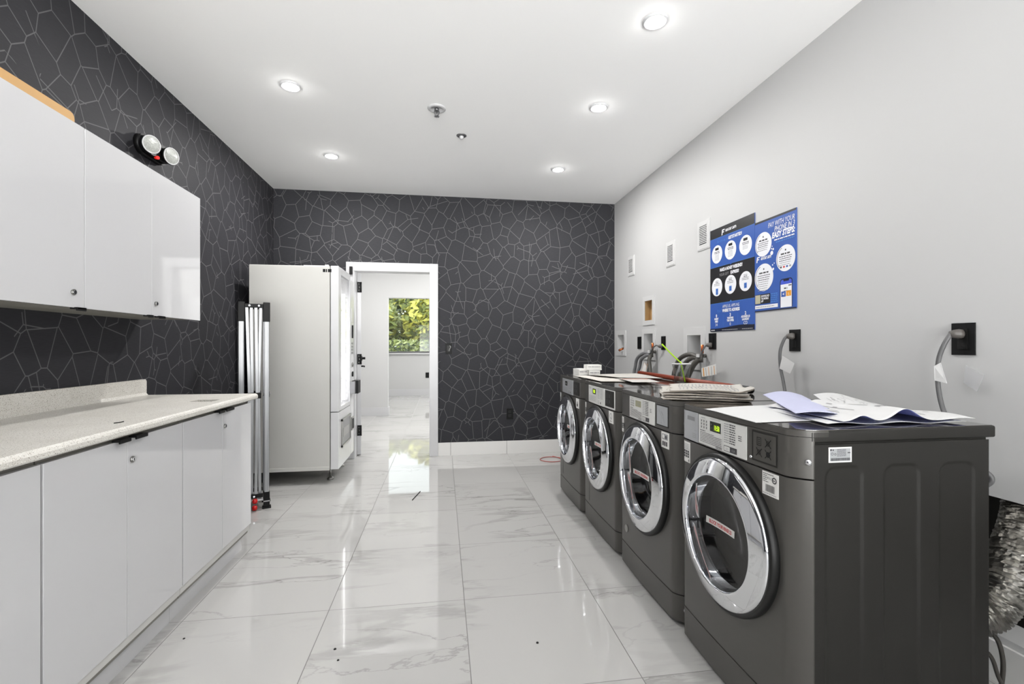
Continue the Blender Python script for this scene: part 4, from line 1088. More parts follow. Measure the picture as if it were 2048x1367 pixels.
NP = [(1.235, 2.12, -0.42, 0.36, 0.46, 0.005, 'bottom newspaper of the stack lying across the two nearest washers'),
      (1.255, 2.105, -0.50, 0.355, 0.45, 0.005, 'second newspaper from the bottom of the stack by the clear cup'),
      (1.24, 2.13, -0.45, 0.35, 0.44, 0.006, 'third newspaper up in the stack by the clear cup'),
      (1.265, 2.12, -0.57, 0.35, 0.43, 0.005, 'newspaper just under the top one in the stack by the clear cup'),
      (1.265, 2.105, -0.47, 0.34, 0.41, 0.006, 'top newspaper of the stack, printed page with curled corner')]
z = TZ + 0.001
for k, (cx, cy, rz, w, l, t, lb) in enumerate(NP):
    newspaper(k, cx, cy, rz, w, l, z, t, lb, k == len(NP) - 1); z += t + 0.0022
# clear cup with a straw
cu = thing('plastic_cup', 'clear plastic cup standing between the newspapers and the wall', 'cup', (1.53, 2.85, TZ))
CUP = thin_glass('clear_plastic', (212, 213, 212), 1.4, 0.05, 0.05)
b = B(); b.lathe([(0, 0.002), (0.040, 0.002), (0.042, 0.006), (0.057, 0.126)], (1.53, 2.85, TZ), (0, 0, 1), CUP, n=40); b.build('cup_wall', cu)
b = B(); b.lathe([(0.0555, 0.121), (0.060, 0.124), (0.060, 0.128), (0.0555, 0.129), (0.0545, 0.125)], (1.53, 2.85, TZ), (0, 0, 1), M('frosted_rim', (226, 226, 226), 0.3, alpha=0.8), n=40); b.build('rim', cu)
b = B(); b.tube([(1.553, 2.845, TZ + 0.008), (1.528, 2.85, 1.105), (1.522, 2.853, 1.116), (1.47, 2.86, 1.165), (1.405, 2.868, 1.232)], 0.0044, NEON, n=10)
b.build('drinking_straw', label='neon lime straw leaning out of the clear cup', cat='straw')
# red-brown pole
po = thing('wooden_pole', 'red-brown wooden pole with black end lying along the back of the washers', 'pole', (1.585, 2.92, TZ))
b = B(); b.cyl((1.545, 2.24, TZ + 0.0185), (1.615, 3.70, TZ + 0.0185), 0.0175, WOODR, n=20); b.build('shaft', po)
b = B(); b.lathe([(0, 0.0), (0.014, 0.001), (0.0185, 0.006), (0.0185, 0.075), (0, 0.075)], (1.5415, 2.165, TZ + 0.0185), Vector((0.07, 1.46, 0)), BLACKR, n=20); b.build('end_cap', po, label='black rubber end')
# loose sheets on the two far washers
flat_sheet('cardboard_sheet', [(1.10, 3.62), (1.26, 3.24), (1.555, 3.16), (1.565, 3.66)], TZ + 0.006, lambda u, v: 0.006 + 0.004 * math.sin(3 * u + v), M('pale_board', (178, 175, 169), 0.7), BROWNP, 'large pale cardboard sheet in front of the red-brown pole', 'sheet', 'loose sheets on the far washers', t=0.002)
flat_sheet('crumpled_sheet', [(1.03, 3.58), (1.05, 3.02), (1.30, 2.98), (1.30, 3.50)], TZ + 0.001, lambda u, v: 0.003 + 0.006 * max(0, math.sin(6 * v + 2 * u)) * (1 - u), NEWS, BROWNP, 'crumpled brownish sheet at the front edge under the pale cardboard', 'sheet', 'loose sheets on the far washers')
flat_sheet('flyer', [(1.22, 3.18), (1.20, 2.86), (1.38, 2.84), (1.42, 3.14)], TZ + 0.009, lambda u, v: 0.002 + 0.002 * math.sin(4 * u), M('pale_flyer', (188, 185, 180), 0.6), NEWSD, 'flyer with an orange strip lying on the third washer', 'flyer', None,
           extra=lambda b, f, t: b.face([Vector(f(*q)) + Vector((0, 0, t + 0.0012)) for q in ((0.18, 0.05), (0.30, 0.05), (0.30, 0.95), (0.18, 0.95))], M('salmon_ink', (206, 132, 104), 0.6)))
# card packs on the farthest washer
def pack(cx, cy, rz, w, l, h, z, label):
    b = B(); T = Matrix.Translation((cx, cy, z)) @ Matrix.Rotation(rz, 4, 'Z')
    n = 4
    R = random.Random(int(cx * 1000))
    for k in range(n):
        o = R.uniform(-0.002, 0.002); b.box(-w / 2 + o, w / 2 + o, -l / 2, l / 2, k * h / n, (k + 0.93) * h / n, STICK, T=T)
    F = Fr(T @ Vector((0, -l / 2 - 0.0006, 0)), T.to_3x3() @ Vector((1, 0, 0)), (0, 0, 1))
    b.scrib(F, -w * 0.4, w * 0.42, h * 0.62, h * 0.14, 0, INKL, R)
    b.build('card_pack', label=label, cat='card pack', group='white card packs on the farthest washer')
pack(1.085, 3.62, 0.15, 0.075, 0.11, 0.062, TZ + 0.001, 'left card pack of the bottom row, standing a little higher')
pack(1.178, 3.60, 0.0, 0.090, 0.11, 0.050, TZ + 0.001, 'bottom card pack on the right, under the printed one')
pack(1.178, 3.595, -0.06, 0.118, 0.10, 0.042, TZ + 0.0525, 'top card pack resting on the other two white packs')

# ------------------------------------------------------------------ right wall: vents, recessed boxes, outlets
FRW = lambda y, z, x=XR: Fr((x, y, z), (0, -1, 0), (0, 0, 1))
def vent(yc, zc, hw, hh, label):
    F = FRW(yc, zc); t = thing('wall_vent', label, 'vent', F.p(0, -hh, 0), 'white wall vents along the plumbing wall')
    b = B(); b.plate(F, -hw, hw, -hh, hh, 0, 0.006, VENTW); b.plate(F, -hw + 0.008, hw - 0.008, -hh + 0.008, hh - 0.008, 0.006, 0.009, VENTW); b.build('frame', t)
    b = B(); b.rect(F, -hw * 0.58, hw * 0.58, -hh * 0.62, hh * 0.70, 0.0095, INK); n = 11
    for k in range(n):
        y0 = -hh * 0.62 + hh * 1.32 * (k + 0.55) / n; b.plate(F, -hw * 0.58, hw * 0.58, y0, y0 + hh * 1.32 / n * 0.52, 0.0095, 0.013, VENTW)
    b.build('louvre', t)
vent(4.79, 2.075, 0.085, 0.105, 'smallest-looking wall vent, farthest, near the dark back wall')
vent(3.91, 2.035, 0.082, 0.11, 'middle one of the three white wall vents')
vent(3.378, 2.075, 0.086, 0.112, 'white wall vent beside the black-topped poster')
def recess(yc, zc, hw, hh, label, name='washer_outlet_box', wood=False, rim=0.055, group='white recessed outlet boxes in the wall'):
    F = FRW(yc, zc); t = thing(name, label, 'wall box', F.p(0, -hh - rim, 0), group)
    b = B(); o = rim
    for (x0, x1, y0, y1) in ((-hw - o, hw + o, hh, hh + o), (-hw - o, hw + o, -hh - o, -hh), (-hw - o, -hw, -hh, hh), (hw, hw + o, -hh, hh)): b.plate(F, x0, x1, y0, y1, 0, 0.008, VENTW)
    b.build('flange', t)
    b = B(); D = -0.11; m = WOOD if wood else VENTW
    c = [(-hw, -hh), (hw, -hh), (hw, hh), (-hw, hh)]
    b.face([F.p(x, y, D) for x, y in c], m)
    for k in range(4):
        a, e = c[k], c[(k + 1) % 4]; b.face([F.p(*a, D), F.p(*e, D), F.p(*e, 0.002), F.p(*a, 0.002)], m)
    b.build('liner', t)
    if wood:
        b = B(); b.prism([F.p(-hw + 0.002, -hh, -0.105), F.p(-hw + 0.05, -hh, -0.105), F.p(-hw + 0.05, hh, -0.105), F.p(-hw + 0.002, hh, -0.105)], F.n * 0.05, WOOD)
        b.tube([F.p(hw * 0.2, hh * 0.95, -0.09), F.p(hw * 0.5, 0.2 * hh, -0.06), F.p(hw * 0.9, -0.3 * hh, -0.08)], 0.003, BLACK, n=6); b.build('wire', t)
    return t
recess(5.08, 1.2525, 0.094, 0.092, 'recessed white box nearest the dark back wall, no hoses', rim=0.05)
b2 = recess(4.358, 1.236, 0.100, 0.105, 'recessed white box with two grey hoses, below the open wooden hole', rim=0.045)
b3 = recess(3.515, 1.199, 0.101, 0.108, 'large recessed white box with hoses left of the posters', rim=0.060)
recess(4.3585, 1.5675, 0.0855, 0.0965, 'open hole in the wall showing raw wood, trimmed in white', 'wall_hole', True, 0.045, None)
b = B(); b.cyl((XR - 0.05, 5.02, 1.17), (XR + 0.02, 5.02, 1.20), 0.012, COPPER, n=12); b.build('brass_stub', bpy.data.objects['washer_outlet_box'])
for (tb, y, z0, nm) in ((b2, 4.225, 1.16, 'b2'), (b3, 3.345, 1.13, 'b3')):
    pass
def valve(y, z, label, group='water valves behind the washers'):
    t = thing('water_valve', label, 'valve', (XR - 0.05, y, z - 0.03), group)
    b = B(); b.cyl((XR + 0.06, y + 0.05, z), (XR - 0.04, y, z), 0.014, HOSED, n=14); b.cyl((XR - 0.05, y, z - 0.05), (XR - 0.05, y, z + 0.02), 0.016, HOSED, n=14); b.build('body', t)
    b = B(); b.cyl((XR - 0.045, y - 0.01, z + 0.02), (XR - 0.045, y - 0.01, z + 0.085), 0.011, COPPER, n=14); b.build('copper_stub', t)
    b = B(); b.box(XR - 0.085, XR - 0.068, y - 0.012, y + 0.012, z - 0.012, z + 0.014, VENTW, bev=0.003); b.build('handle', t)
valve(4.19, 1.165, 'small valve at the box below the wooden hole')
valve(3.335, 1.145, 'valve with an orange copper stub at the large box left of the posters')
def hose(pts, r, m, label, group='water hoses behind the washers', name='water_hose'):
    b = B(); b.tube(pts, r, m, n=12, sub=8); b.build(name, label=label, cat='hose', group=group)
hose([(XR - 0.06, 4.20, 1.15), (XR - 0.09, 4.28, 1.15), (XR - 0.10, 4.40, 1.10), (XR - 0.10, 4.45, 1.02), (XR - 0.11, 4.46, 0.90), (1.85, 4.3, 0.62), (1.66, 3.8, 0.5)], 0.0165, HOSE, 'outer grey hose arching left of the box below the wooden hole')
hose([(XR - 0.06, 4.195, 1.135), (XR - 0.08, 4.24, 1.13), (XR - 0.09, 4.33, 1.09), (XR - 0.09, 4.37, 1.02), (XR - 0.11, 4.38, 0.90), (1.86, 4.2, 0.60), (1.66, 3.75, 0.45)], 0.0165, HOSE, 'inner grey hose beside the outer one, below the wooden hole')
hose([(XR - 0.055, 4.19, 1.14), (XR - 0.075, 4.19, 1.08), (XR - 0.085, 4.15, 0.98), (XR - 0.12, 4.10, 0.85), (1.80, 4.0, 0.6)], 0.019, HOSED, 'dark thick hose dropping straight under the far valve')
hose([(XR - 0.06, 3.35, 1.13), (XR - 0.09, 3.43, 1.155), (XR - 0.11, 3.54, 1.12), (XR - 0.115, 3.60, 1.05), (XR - 0.12, 3.63, 0.93), (1.85, 3.5, 0.62), (1.66, 3.1, 0.5)], 0.0175, HOSED, 'grey hose arching behind the clear cup, outer one')
hose([(XR - 0.06, 3.345, 1.12), (XR - 0.08, 3.40, 1.13), (XR - 0.10, 3.47, 1.09), (XR - 0.105, 3.52, 1.03), (XR - 0.12, 3.54, 0.92), (1.86, 3.4, 0.60), (1.66, 3.05, 0.45)], 0.0175, HOSED, 'grey hose arching behind the clear cup, inner one')
hose([(XR - 0.055, 3.335, 1.125), (XR - 0.08, 3.38, 1.08), (XR - 0.10, 3.43, 0.99), (XR - 0.13, 3.47, 0.86), (1.80, 3.4, 0.6)], 0.021, HOSED, 'thick dark hose sloping down right of the clear cup')
# outlets with cords
def plug(F, x, y, label, pts, r=0.0085, group='grey power cords plugged in along the wall'):
    t = thing('power_cord', label, 'cord', F.p(x, y, 0), group)
    b = B(); p0 = F.p(x, y, 0.007); p1 = Vector(pts[0])
    b.lathe([(0.0, 0), (0.017, 0.0), (0.019, 0.012), (0.016, 0.028), (0.011, 0.04), (0, 0.041)], p0, F.n + F.r * -0.5, M('grey_plug', (84, 80, 77), 0.4), n=20)
    e = p0 + (F.n + F.r * -0.5).normalized() * 0.036
    b.build('plug', t)
    b = B(); b.tube([e] + pts, r, CORD, n=10); b.build('cable', t)
    return t
def plate_blank(yc, zc, hw, hh, label, kindp=None, name='wall_outlet', cat='outlet', group='black plates on the white wall'):
    return wall_plate(FRW(yc, zc), name, label, cat, group, kindp, hw, hh)
plate_blank(4.575, 1.253, 0.044, 0.062, 'narrow black plate left of the box below the wooden hole')
plate_blank(4.046, 1.247, 0.040, 0.062, 'narrow black plate with a cord, right of the box below the wooden hole', 'gfci')
plate_blank(3.257, 1.255, 0.046, 0.060, 'black plate tucked under the lower corner of the posters', 'gfci')
plate_blank(2.427, 1.252, 0.041, 0.062, 'black outlet on the open wall behind the papers', 'gfci')
plate_blank(1.546, 1.247, 0.041, 0.062, 'largest-looking black outlet at the right, nearest the viewer', 'gfci')
plug(FRW(4.046, 1.247), -0.005, -0.03, 'thin cord curling from the narrow black plate above the far washer', [(XR - 0.05, 4.10, 1.225), (XR - 0.06, 4.17, 1.18), (XR - 0.06, 4.20, 1.10), (XR - 0.09, 4.20, 0.95), (1.84, 4.1, 0.6)], 0.006)
plug(FRW(3.257, 1.255), 0.0, -0.028, 'thin cord hanging from the black plate under the posters', [(XR - 0.05, 3.28, 1.215), (XR - 0.058, 3.33, 1.14), (XR - 0.058, 3.325, 1.05), (XR - 0.07, 3.29, 0.95), (1.86, 3.2, 0.6)], 0.006)
plug(FRW(2.427, 1.252), 0.0, 0.024, 'grey cord hanging from the outlet behind the papers, white tag on it', [(XR - 0.05, 2.455, 1.255), (XR - 0.058, 2.475, 1.19), (XR - 0.06, 2.47, 1.10), (XR - 0.07, 2.43, 1.0), (XR - 0.09, 2.39, 0.9), (1.84, 2.3, 0.6)], 0.0085)
plug(FRW(1.546, 1.247), 0.0, 0.020, 'grey cord looping from the nearest outlet at the right', [(XR - 0.055, 1.575, 1.225), (XR - 0.06, 1.592, 1.16), (XR - 0.062, 1.592, 1.07), (XR - 0.07, 1.565, 0.97), (XR - 0.11, 1.48, 0.87), (XR - 0.12, 1.41, 0.80), (XR - 0.10, 1.38, 0.755), (XR - 0.12, 1.41, 0.71), (1.78, 1.5, 0.62), (1.70, 1.6, 0.5)], 0.0085)
# tags
def tag_sheet(name, pts, m, label, cat='tag', extra=None, group=None, t=0.001):
    b = B(); p = [Vector(q) for q in pts]; n = (p[1] - p[0]).cross(p[3] - p[0]).normalized()
    b.prism(p, n * t, m)
    if extra: extra(b, p, n)
    return b.build(name, label=label, cat=cat, group=group)
def stripes(b, p, n):
    for k in range(5):
        for s in (-0.0006, 0.0016):
            a = 0.12 + k * 0.19; e = a + (0.03 if k != 0 else 0.06)
            L_ = lambda u, v: p[0] + (p[1] - p[0]) * u + (p[3] - p[0]) * v + n * s
            b.face([L_(a, 0.03), L_(e, 0.03), L_(e, 0.97), L_(a, 0.97)], ORANGE if k % 2 == 0 else INKL)
tag_sheet('striped_tag', [(XR - 0.07, 3.285, 0.988), (XR - 0.075, 3.09, 1.018), (XR - 0.075, 3.10, 1.092), (XR - 0.07, 3.295, 1.052)], STICK, 'white tag with orange stripes hanging under the posters', extra=stripes, group='striped tags on the cords')
tag_sheet('striped_tag', [(XR - 0.10, 4.30, 0.975), (XR - 0.12, 4.17, 0.965), (XR - 0.12, 4.15, 1.03), (XR - 0.10, 4.24, 1.065)], STICK, 'small striped tag hanging among the far hoses', extra=stripes, group='striped tags on the cords')
tag_sheet('paper_tag', [(XR - 0.075, 2.458, 1.090), (XR - 0.08, 2.368, 1.066), (XR - 0.08, 2.335, 1.124), (XR - 0.075, 2.435, 1.165)], PAPER, 'square white paper tag tied on the cord of the outlet behind the papers', group='plain white tags on the cords')
tag_sheet('paper_tag', [(XR - 0.075, 1.594, 1.084), (XR - 0.078, 1.545, 1.076), (XR - 0.07, 1.575, 1.155), (XR - 0.075, 1.596, 1.14)], PAPER, 'small white paper flag taped round the nearest grey cord', group='plain white tags on the cords')
b = B(); b.cyl((XR - 0.0615, 1.593, 1.115), (XR - 0.0612, 1.593, 1.142), 0.0098, PAPER, n=14); b.build('tape_band', label='white tape band around the nearest grey cord', cat='tape')
tag_sheet('clear_bag', [(XR - 0.02, 1.53, 1.078), (XR - 0.03, 1.478, 1.052), (XR - 0.035, 1.452, 1.114), (XR - 0.02, 1.522, 1.146)], M('clear_film', (216, 216, 219), 0.3, alpha=0.35), 'clear plastic pouch hanging on the wall below the nearest outlet', 'pouch', t=0.002)

# ------------------------------------------------------------------ posters
def F_logo(b, F, x, y, s, m, d):
    b.poly(F, [(x, y), (x + 0.26 * s, y), (x + 0.34 * s, y + 0.42 * s), (x + 0.72 * s, y + 0.42 * s), (x + 0.76 * s, y + 0.62 * s), (x + 0.38 * s, y + 0.62 * s), (x + 0.42 * s, y + 0.80 * s), (x + 0.92 * s, y + 0.80 * s), (x + 0.96 * s, y + 1.0 * s), (x + 0.16 * s, y + 1.0 * s)], d, m)
# left poster
PY0, PZ0, PW, PH = 3.282, 1.326, 0.508, 0.756
F = Fr((XR - 0.002, PY0, PZ0), (0, -1, 0), (0, 0, 1))
pl = thing('instruction_poster', 'tall blue and black poster with six white circles on the white wall', 'poster', F.p(PW / 2, 0, 0), 'laundry payment posters')
b = B(); b.plate(F, 0, PW, 0, PH, -0.001, 0.003, BLUE)
b.rect(F, 0, PW, PH * 0.905, PH, 0.0034, PBLACK); b.rect(F, 0, PW, PH * 0.272, PH * 0.626, 0.0034, PBLACK)
for y in (0.905, 0.626, 0.272): b.rect(F, 0, PW, PH * y - 0.0012, PH * y + 0.0012, 0.0037, BLUED)
b.poly(F, [(PW * 0.5 - 0.014, PH * 0.6275), (PW * 0.5, PH * 0.611), (PW * 0.5 + 0.014, PH * 0.6275)], 0.0039, BLUE)
b.poly(F, [(PW * 0.5 - 0.014, PH * 0.271), (PW * 0.5 + 0.014, PH * 0.271), (PW * 0.5, PH * 0.287)], 0.0039, BLUED)
wave = [(PW, 0), (PW, PH * 0.048)] + [(PW * (1 - k / 20), PH * (0.04 + 0.012 * math.sin(k / 20 * 5.0 + 0.4))) for k in range(1, 20)] + [(0, PH * 0.028), (0, 0)]
b.poly(F, list(reversed(wave)), 0.0034, NAVY)
b.build('sheet', pl)
R = random.Random(8)
for row, yc in ((0, 0.748), (1, 0.43)):
    for k, xc in enumerate((0.175, 0.495, 0.82)):
        b = B(); x, y = PW * xc, PH * yc; r = 0.066
        b.disc(F, x, y, r, 0.0045, PWHITE, 40)
        if row == 0:
            b.rect(F, x - 0.022, x + 0.022, y + 0.030, y + 0.048, 0.005, PBLACK)
            for q in range(2): b.scrib(F, x - 0.034 + 0.004 * q, x + 0.034, y + 0.018 - q * 0.010, 0.005, 0.005, INK, R)
            for q in range(5 if k < 2 else 3): b.scrib(F, x - 0.028, x + 0.026, y - 0.004 - q * 0.0095, 0.0032, 0.005, INKL, R)
        else:
            for q in range(4): b.scrib(F, x - (0.018 if q < 2 else 0.036), x + (0.018 if q < 2 else 0.034), y + 0.044 - q * 0.0105, 0.005 if q == 1 else 0.0034, 0.005, INK, R)
            h = 0.030 if k else 0.040
            b.rect(F, x - 0.014, x + 0.014, y - 0.016 - h, y - 0.010, 0.005, BLUED); b.rect(F, x - 0.011, x + 0.011, y - 0.010 - h, y - 0.016, 0.0053, BLUE); b.ringp(F, x, y - 0.013 - h / 2, 0.003, 0.006, 0.0056, BLUED, n=12)
        b.build('circle_panel', pl)
b = B(); F_logo(b, F, 0.145, PH * 0.915, 0.040, PWHITE, 0.0042); b.text(F, 'ascar.am', 0.192, PH * 0.938, 0.036, 0.0042, PWHITE, 'LEFT', bold=0.0008); b.build('logo_lettering', pl)
b = B(); b.text(F, 'So try us. as', 0.088, PH * 0.855, 0.028, 0.0042, BLUED, 'LEFT', shear=0.2); b.text(F, 'GETSTARTED?', 0.226, PH * 0.855, 0.030, 0.0042, PWHITE, 'LEFT', bold=0.0012, sx=0.8); b.build('top_heading', pl)
b = B(); b.text(F, 'MAKE A MONEY WEEKEND?', PW / 2, PH * 0.574, 0.031, 0.0042, PWHITE, bold=0.0016, sx=0.66); b.text(F, 'YOUR GIFT', 0.118, PH * 0.528, 0.028, 0.0042, INKL, 'LEFT', sx=0.8); b.text(F, 'EXPRESS?', 0.252, PH * 0.528, 0.029, 0.0042, PWHITE, 'LEFT', bold=0.0016, sx=0.8); b.build('middle_heading', pl)
b = B(); b.text(F, 'APPLE US. APPS-NG', PW / 2, PH * 0.222, 0.030, 0.0042, PWHITE, sx=0.75); b.text(F, 'PLAY', 0.092, PH * 0.183, 0.028, 0.0042, BLUED, 'LEFT', sx=0.8); b.text(F, 'WHERE TO ADDRESS', 0.155, PH * 0.183, 0.029, 0.0042, PWHITE, 'LEFT', bold=0.0014, sx=0.72); b.build('bottom_heading', pl)
for xc, nmb, a, c, i in ((0.16, '0', 'INSERT', 'HERE', '34'), (0.49, '3', 'WAITING', 'THE OFFER', '0'), (0.82, '2', 'ADDRESS US', 'LAUNDRY', 'CD')):
    b = B(); b.text(F, nmb, PW * xc, PH * 0.138, 0.030, 0.0042, PWHITE, bold=0.0012); b.text(F, a, PW * xc, PH * 0.113, 0.019, 0.0042, PWHITE, bold=0.001, sx=0.85); b.text(F, c, PW * xc, PH * 0.089, 0.019, 0.0042, PWHITE, bold=0.001, sx=0.85); b.text(F, i, PW * xc, PH * 0.052, 0.030, 0.0042, PWHITE); b.build('step_text', pl)
for xc in (0.325, 0.655):
    b = B(); b.rect(F, PW * xc - 0.0006, PW * xc + 0.0006, PH * 0.055, PH * 0.16, 0.0042, BLUED); b.build('divider_line', pl)
for x0, x1, mm in ((0.012, 0.06, PWHITE), (0.15, 0.33, INKL), (0.38, 0.49, INKL)):
    b = B(); b.scrib(F, x0, x1, 0.010, 0.005, 0.0042, mm, R); b.build('small_print', pl)
# right poster
PY1, PZ1, QW, QH = 2.772, 1.437, 0.360, 0.573
F = Fr((XR - 0.002, PY1, PZ1), (0, -1, 0), (0, 0, 1))
pr_ = thing('payment_poster', 'blue poster with a phone and three white circles, right of the taller one', 'poster', F.p(QW / 2, 0, 0), 'laundry payment posters')
b = B(); b.plate(F, 0, QW, 0, QH, -0.001, 0.003, BLUE); b.rect(F, 0, QW, QH * 0.978, QH, 0.0034, PBLACK); b.rect(F, 0, QW, 0, QH * 0.012, 0.0034, NAVY); b.build('sheet', pr_)
for xc, yc, r, n in ((0.225, 0.735, 0.076, 5), (0.765, 0.525, 0.078, 5), (0.24, 0.372, 0.086, 8)):
    b = B(); x, y = QW * xc, QH * yc; b.disc(F, x, y, r, 0.0042, PWHITE, 40)
    b.ringp(F, x, y, r * 0.88, r * 0.92, 0.0045, NAVY, 2.0, 3.9)
    b.rect(F, x - 0.005, x + 0.005, y + r * 0.55, y + r * 0.55 + 0.010, 0.0046, INK); b.scrib(F, x - r * 0.5, x + r * 0.5, y + r * 0.34, 0.009, 0.0046, INK, R)
    for q in range(n): b.scrib(F, x - r * 0.68 + 0.004 * (q % 2), x + r * (0.66 - 0.05 * q), y + r * 0.14 - q * r * 0.155, 0.0042, 0.0046, INK if q < 3 else INKL, R)
    if xc > 0.5:
        for q, mm in enumerate((INK, REDINK, BLUE, INKL)): b.rect(F, x - 0.045 + q * 0.025, x - 0.030 + q * 0.025, y - r * 0.72, y - r * 0.58, 0.0048, mm)
    b.build('circle_panel', pr_)
b = B()
for x, y, r in ((0.44, 0.615, 0.013), (0.435, 0.66, 0.005), (0.475, 0.652, 0.007), (0.45, 0.685, 0.004), (0.475, 0.44, 0.008), (0.46, 0.485, 0.005), (0.50, 0.50, 0.004)): b.disc(F, QW * x, QH * y, r, 0.0042, PWHITE, 16)
b.build('bubbles', pr_)
b = B(); b.text(F, 'PAY WITH YOUR', QW * 0.965, QH * 0.893, 0.044, 0.0042, PWHITE, 'RIGHT', shear=0.25, sx=0.66); b.text(F, 'PHONE IN 3', QW * 0.965, QH * 0.832, 0.044, 0.0042, PWHITE, 'RIGHT', shear=0.25, sx=0.70, bold=0.0004); b.text(F, 'EASY STEPS:', QW * 0.965, QH * 0.768, 0.046, 0.0042, PWHITE, 'RIGHT', shear=0.2, bold=0.0024, sx=0.78); b.build('heading', pr_, label='white slanted heading')
b = B(); b.scrib(F, QW * 0.50, QW * 0.96, QH * 0.742, 0.007, 0.0042, PWHITE, R); b.scrib(F, QW * 0.54, QW * 0.96, QH * 0.715, 0.006, 0.0042, BLUED, R); b.build('subheading', pr_)
b = B(); F_logo(b, F, QW * 0.045, QH * 0.548, 0.036, PWHITE, 0.0042); b.text(F, 'ascar.am', QW * 0.16, QH * 0.570, 0.034, 0.0042, PWHITE, 'LEFT', bold=0.0008, shear=0.2, sx=0.8); b.build('logo_lettering', pr_)
b = B(); b.rect(F, QW * 0.01, QW * 0.40, QH * 0.085, QH * 0.190, 0.0038, PBLACK); b.rect(F, QW * 0.015, QW * 0.15, QH * 0.090, QH * 0.185, 0.0042, M('tan_patch', (178, 174, 150), 0.5))
for k, st in enumerate(('DOWNLOAD', 'THE MOBILE', 'APP')): b.text(F, st, QW * 0.17, QH * (0.158 - k * 0.028), 0.017, 0.0042, PWHITE, 'LEFT', bold=0.0006, sx=0.72)
b.build('download_box', pr_, label='black download box')
b = B()
for k in range(5): b.scrib(F, QW * 0.415, QW * 0.585, QH * (0.178 - 0.021 * k), 0.006, 0.0042, BLUED, R)
b.build('side_text', pr_)
b = B(); b.rect(F, QW * 0.01, QW * 0.585, QH * 0.032, QH * 0.070, 0.0038, PWHITE); b.scrib(F, QW * 0.03, QW * 0.5, QH * 0.051, 0.005, 0.0042, INKL, R); b.build('bottom_strip', pr_)
b = B()
def rr(x0, x1, y0, y1, r, corners=4):
    p = []
    for cx, cy, a0 in ((x1 - r, y1 - r, 0), (x0 + r, y1 - r, PI / 2)):
        for k in range(6): p.append((cx + r * math.cos(a0 + k / 5 * PI / 2), cy + r * math.sin(a0 + k / 5 * PI / 2)))
    return p + [(x0, y0), (x1, y0)]
x0, x1, y0, y1 = QW * 0.635, QW * 0.915, QH * 0.02, QH * 0.315
b.poly(F, rr(x0, x1, y0, y1, 0.018), 0.0038, NAVY); b.poly(F, rr(x0 + 0.006, x1 - 0.004, y0, y1 - 0.006, 0.014), 0.0042, M('phone_blue', (62, 84, 196), 0.4)); b.rect(F, x0 + 0.006, x1 - 0.004, y0, y1 - 0.034, 0.0045, PWHITE)
b.poly(F, rr(x0 + 0.03, x1 - 0.026, y1 - 0.016, y1 - 0.005, 0.003), 0.0045, NAVY)
b.rect(F, x0 + 0.012, x0 + 0.049, y0 + 0.062, y0 + 0.094, 0.0048, BLUE); b.rect(F, x0 + 0.053, x1 - 0.008, y0 + 0.064, y0 + 0.096, 0.0048, ORANGE); b.scrib(F, x0 + 0.035, x0 + 0.062, y1 - 0.058, 0.008, 0.0048, INK, R); b.scrib(F, x0 + 0.034, x0 + 0.064, y1 - 0.073, 0.004, 0.0048, INKL, R); b.rect(F, x1 - 0.030, x1 - 0.006, y1 - 0.046, y1 - 0.040, 0.0048, INK)
b.text(F, '<', x0 + 0.031, y0 + 0.069, 0.026, 0.0051, PWHITE, bold=0.001); b.text(F, 'L', x0 + 0.073, y0 + 0.071, 0.020, 0.0051, PWHITE)
b.build('phone_picture', pr_)

# ------------------------------------------------------------------ dryer duct and cables behind the nearest washer
FOIL = M('crinkled_foil', (172, 170, 166), 0.3, metal=1.0, namt=0.25, nscale=60)
b = B()
rd = random.Random(4)
def drf(t, i): return 0.063 + 0.0050 * (1 if i % 2 else -1) + rd.uniform(-0.0015, 0.0015)
b.tube([(2.10, 1.435, 0.86), (2.10, 1.425, 0.76), (2.095, 1.412, 0.66), (2.04, 1.385, 0.575), (1.95, 1.355, 0.486), (1.85, 1.318, 0.389), (1.77, 1.33, 0.325), (1.668, 1.40, 0.285)], 0.07, FOIL, n=36, sub=20, rf=drf, smooth=False)
for v in b.bm.verts:
    q = mnoise.noise_vector(v.co * 75); v.co += q * 0.0040
b.build('exhaust_duct', label='crinkled silver foil duct curving behind the nearest washer', cat='duct')
CABD = M('dusty_dark_cable', (58, 55, 51), 0.5)
b = B(); b.tube([(1.69, 1.33, 0.33), (1.79, 1.30, 0.275), (1.82, 1.292, 0.2), (1.818, 1.293, 0.11), (1.80, 1.30, 0.02), (1.74, 1.42, 0.009)], 0.0068, CABD, n=10); b.build('floor_cable', label='dark cable bowing outward under the foil duct, the rightmost one', cat='cable', group='dark cables under the foil duct')
b = B(); b.tube([(1.66, 1.31, 0.27), (1.76, 1.29, 0.22), (1.80, 1.285, 0.13), (1.85, 1.27, 0.02), (1.88, 1.36, 0.009)], 0.006, CABD, n=10); b.build('floor_cable', label='dark cable slanting to the floor beside the washer back corner', cat='cable', group='dark cables under the foil duct')

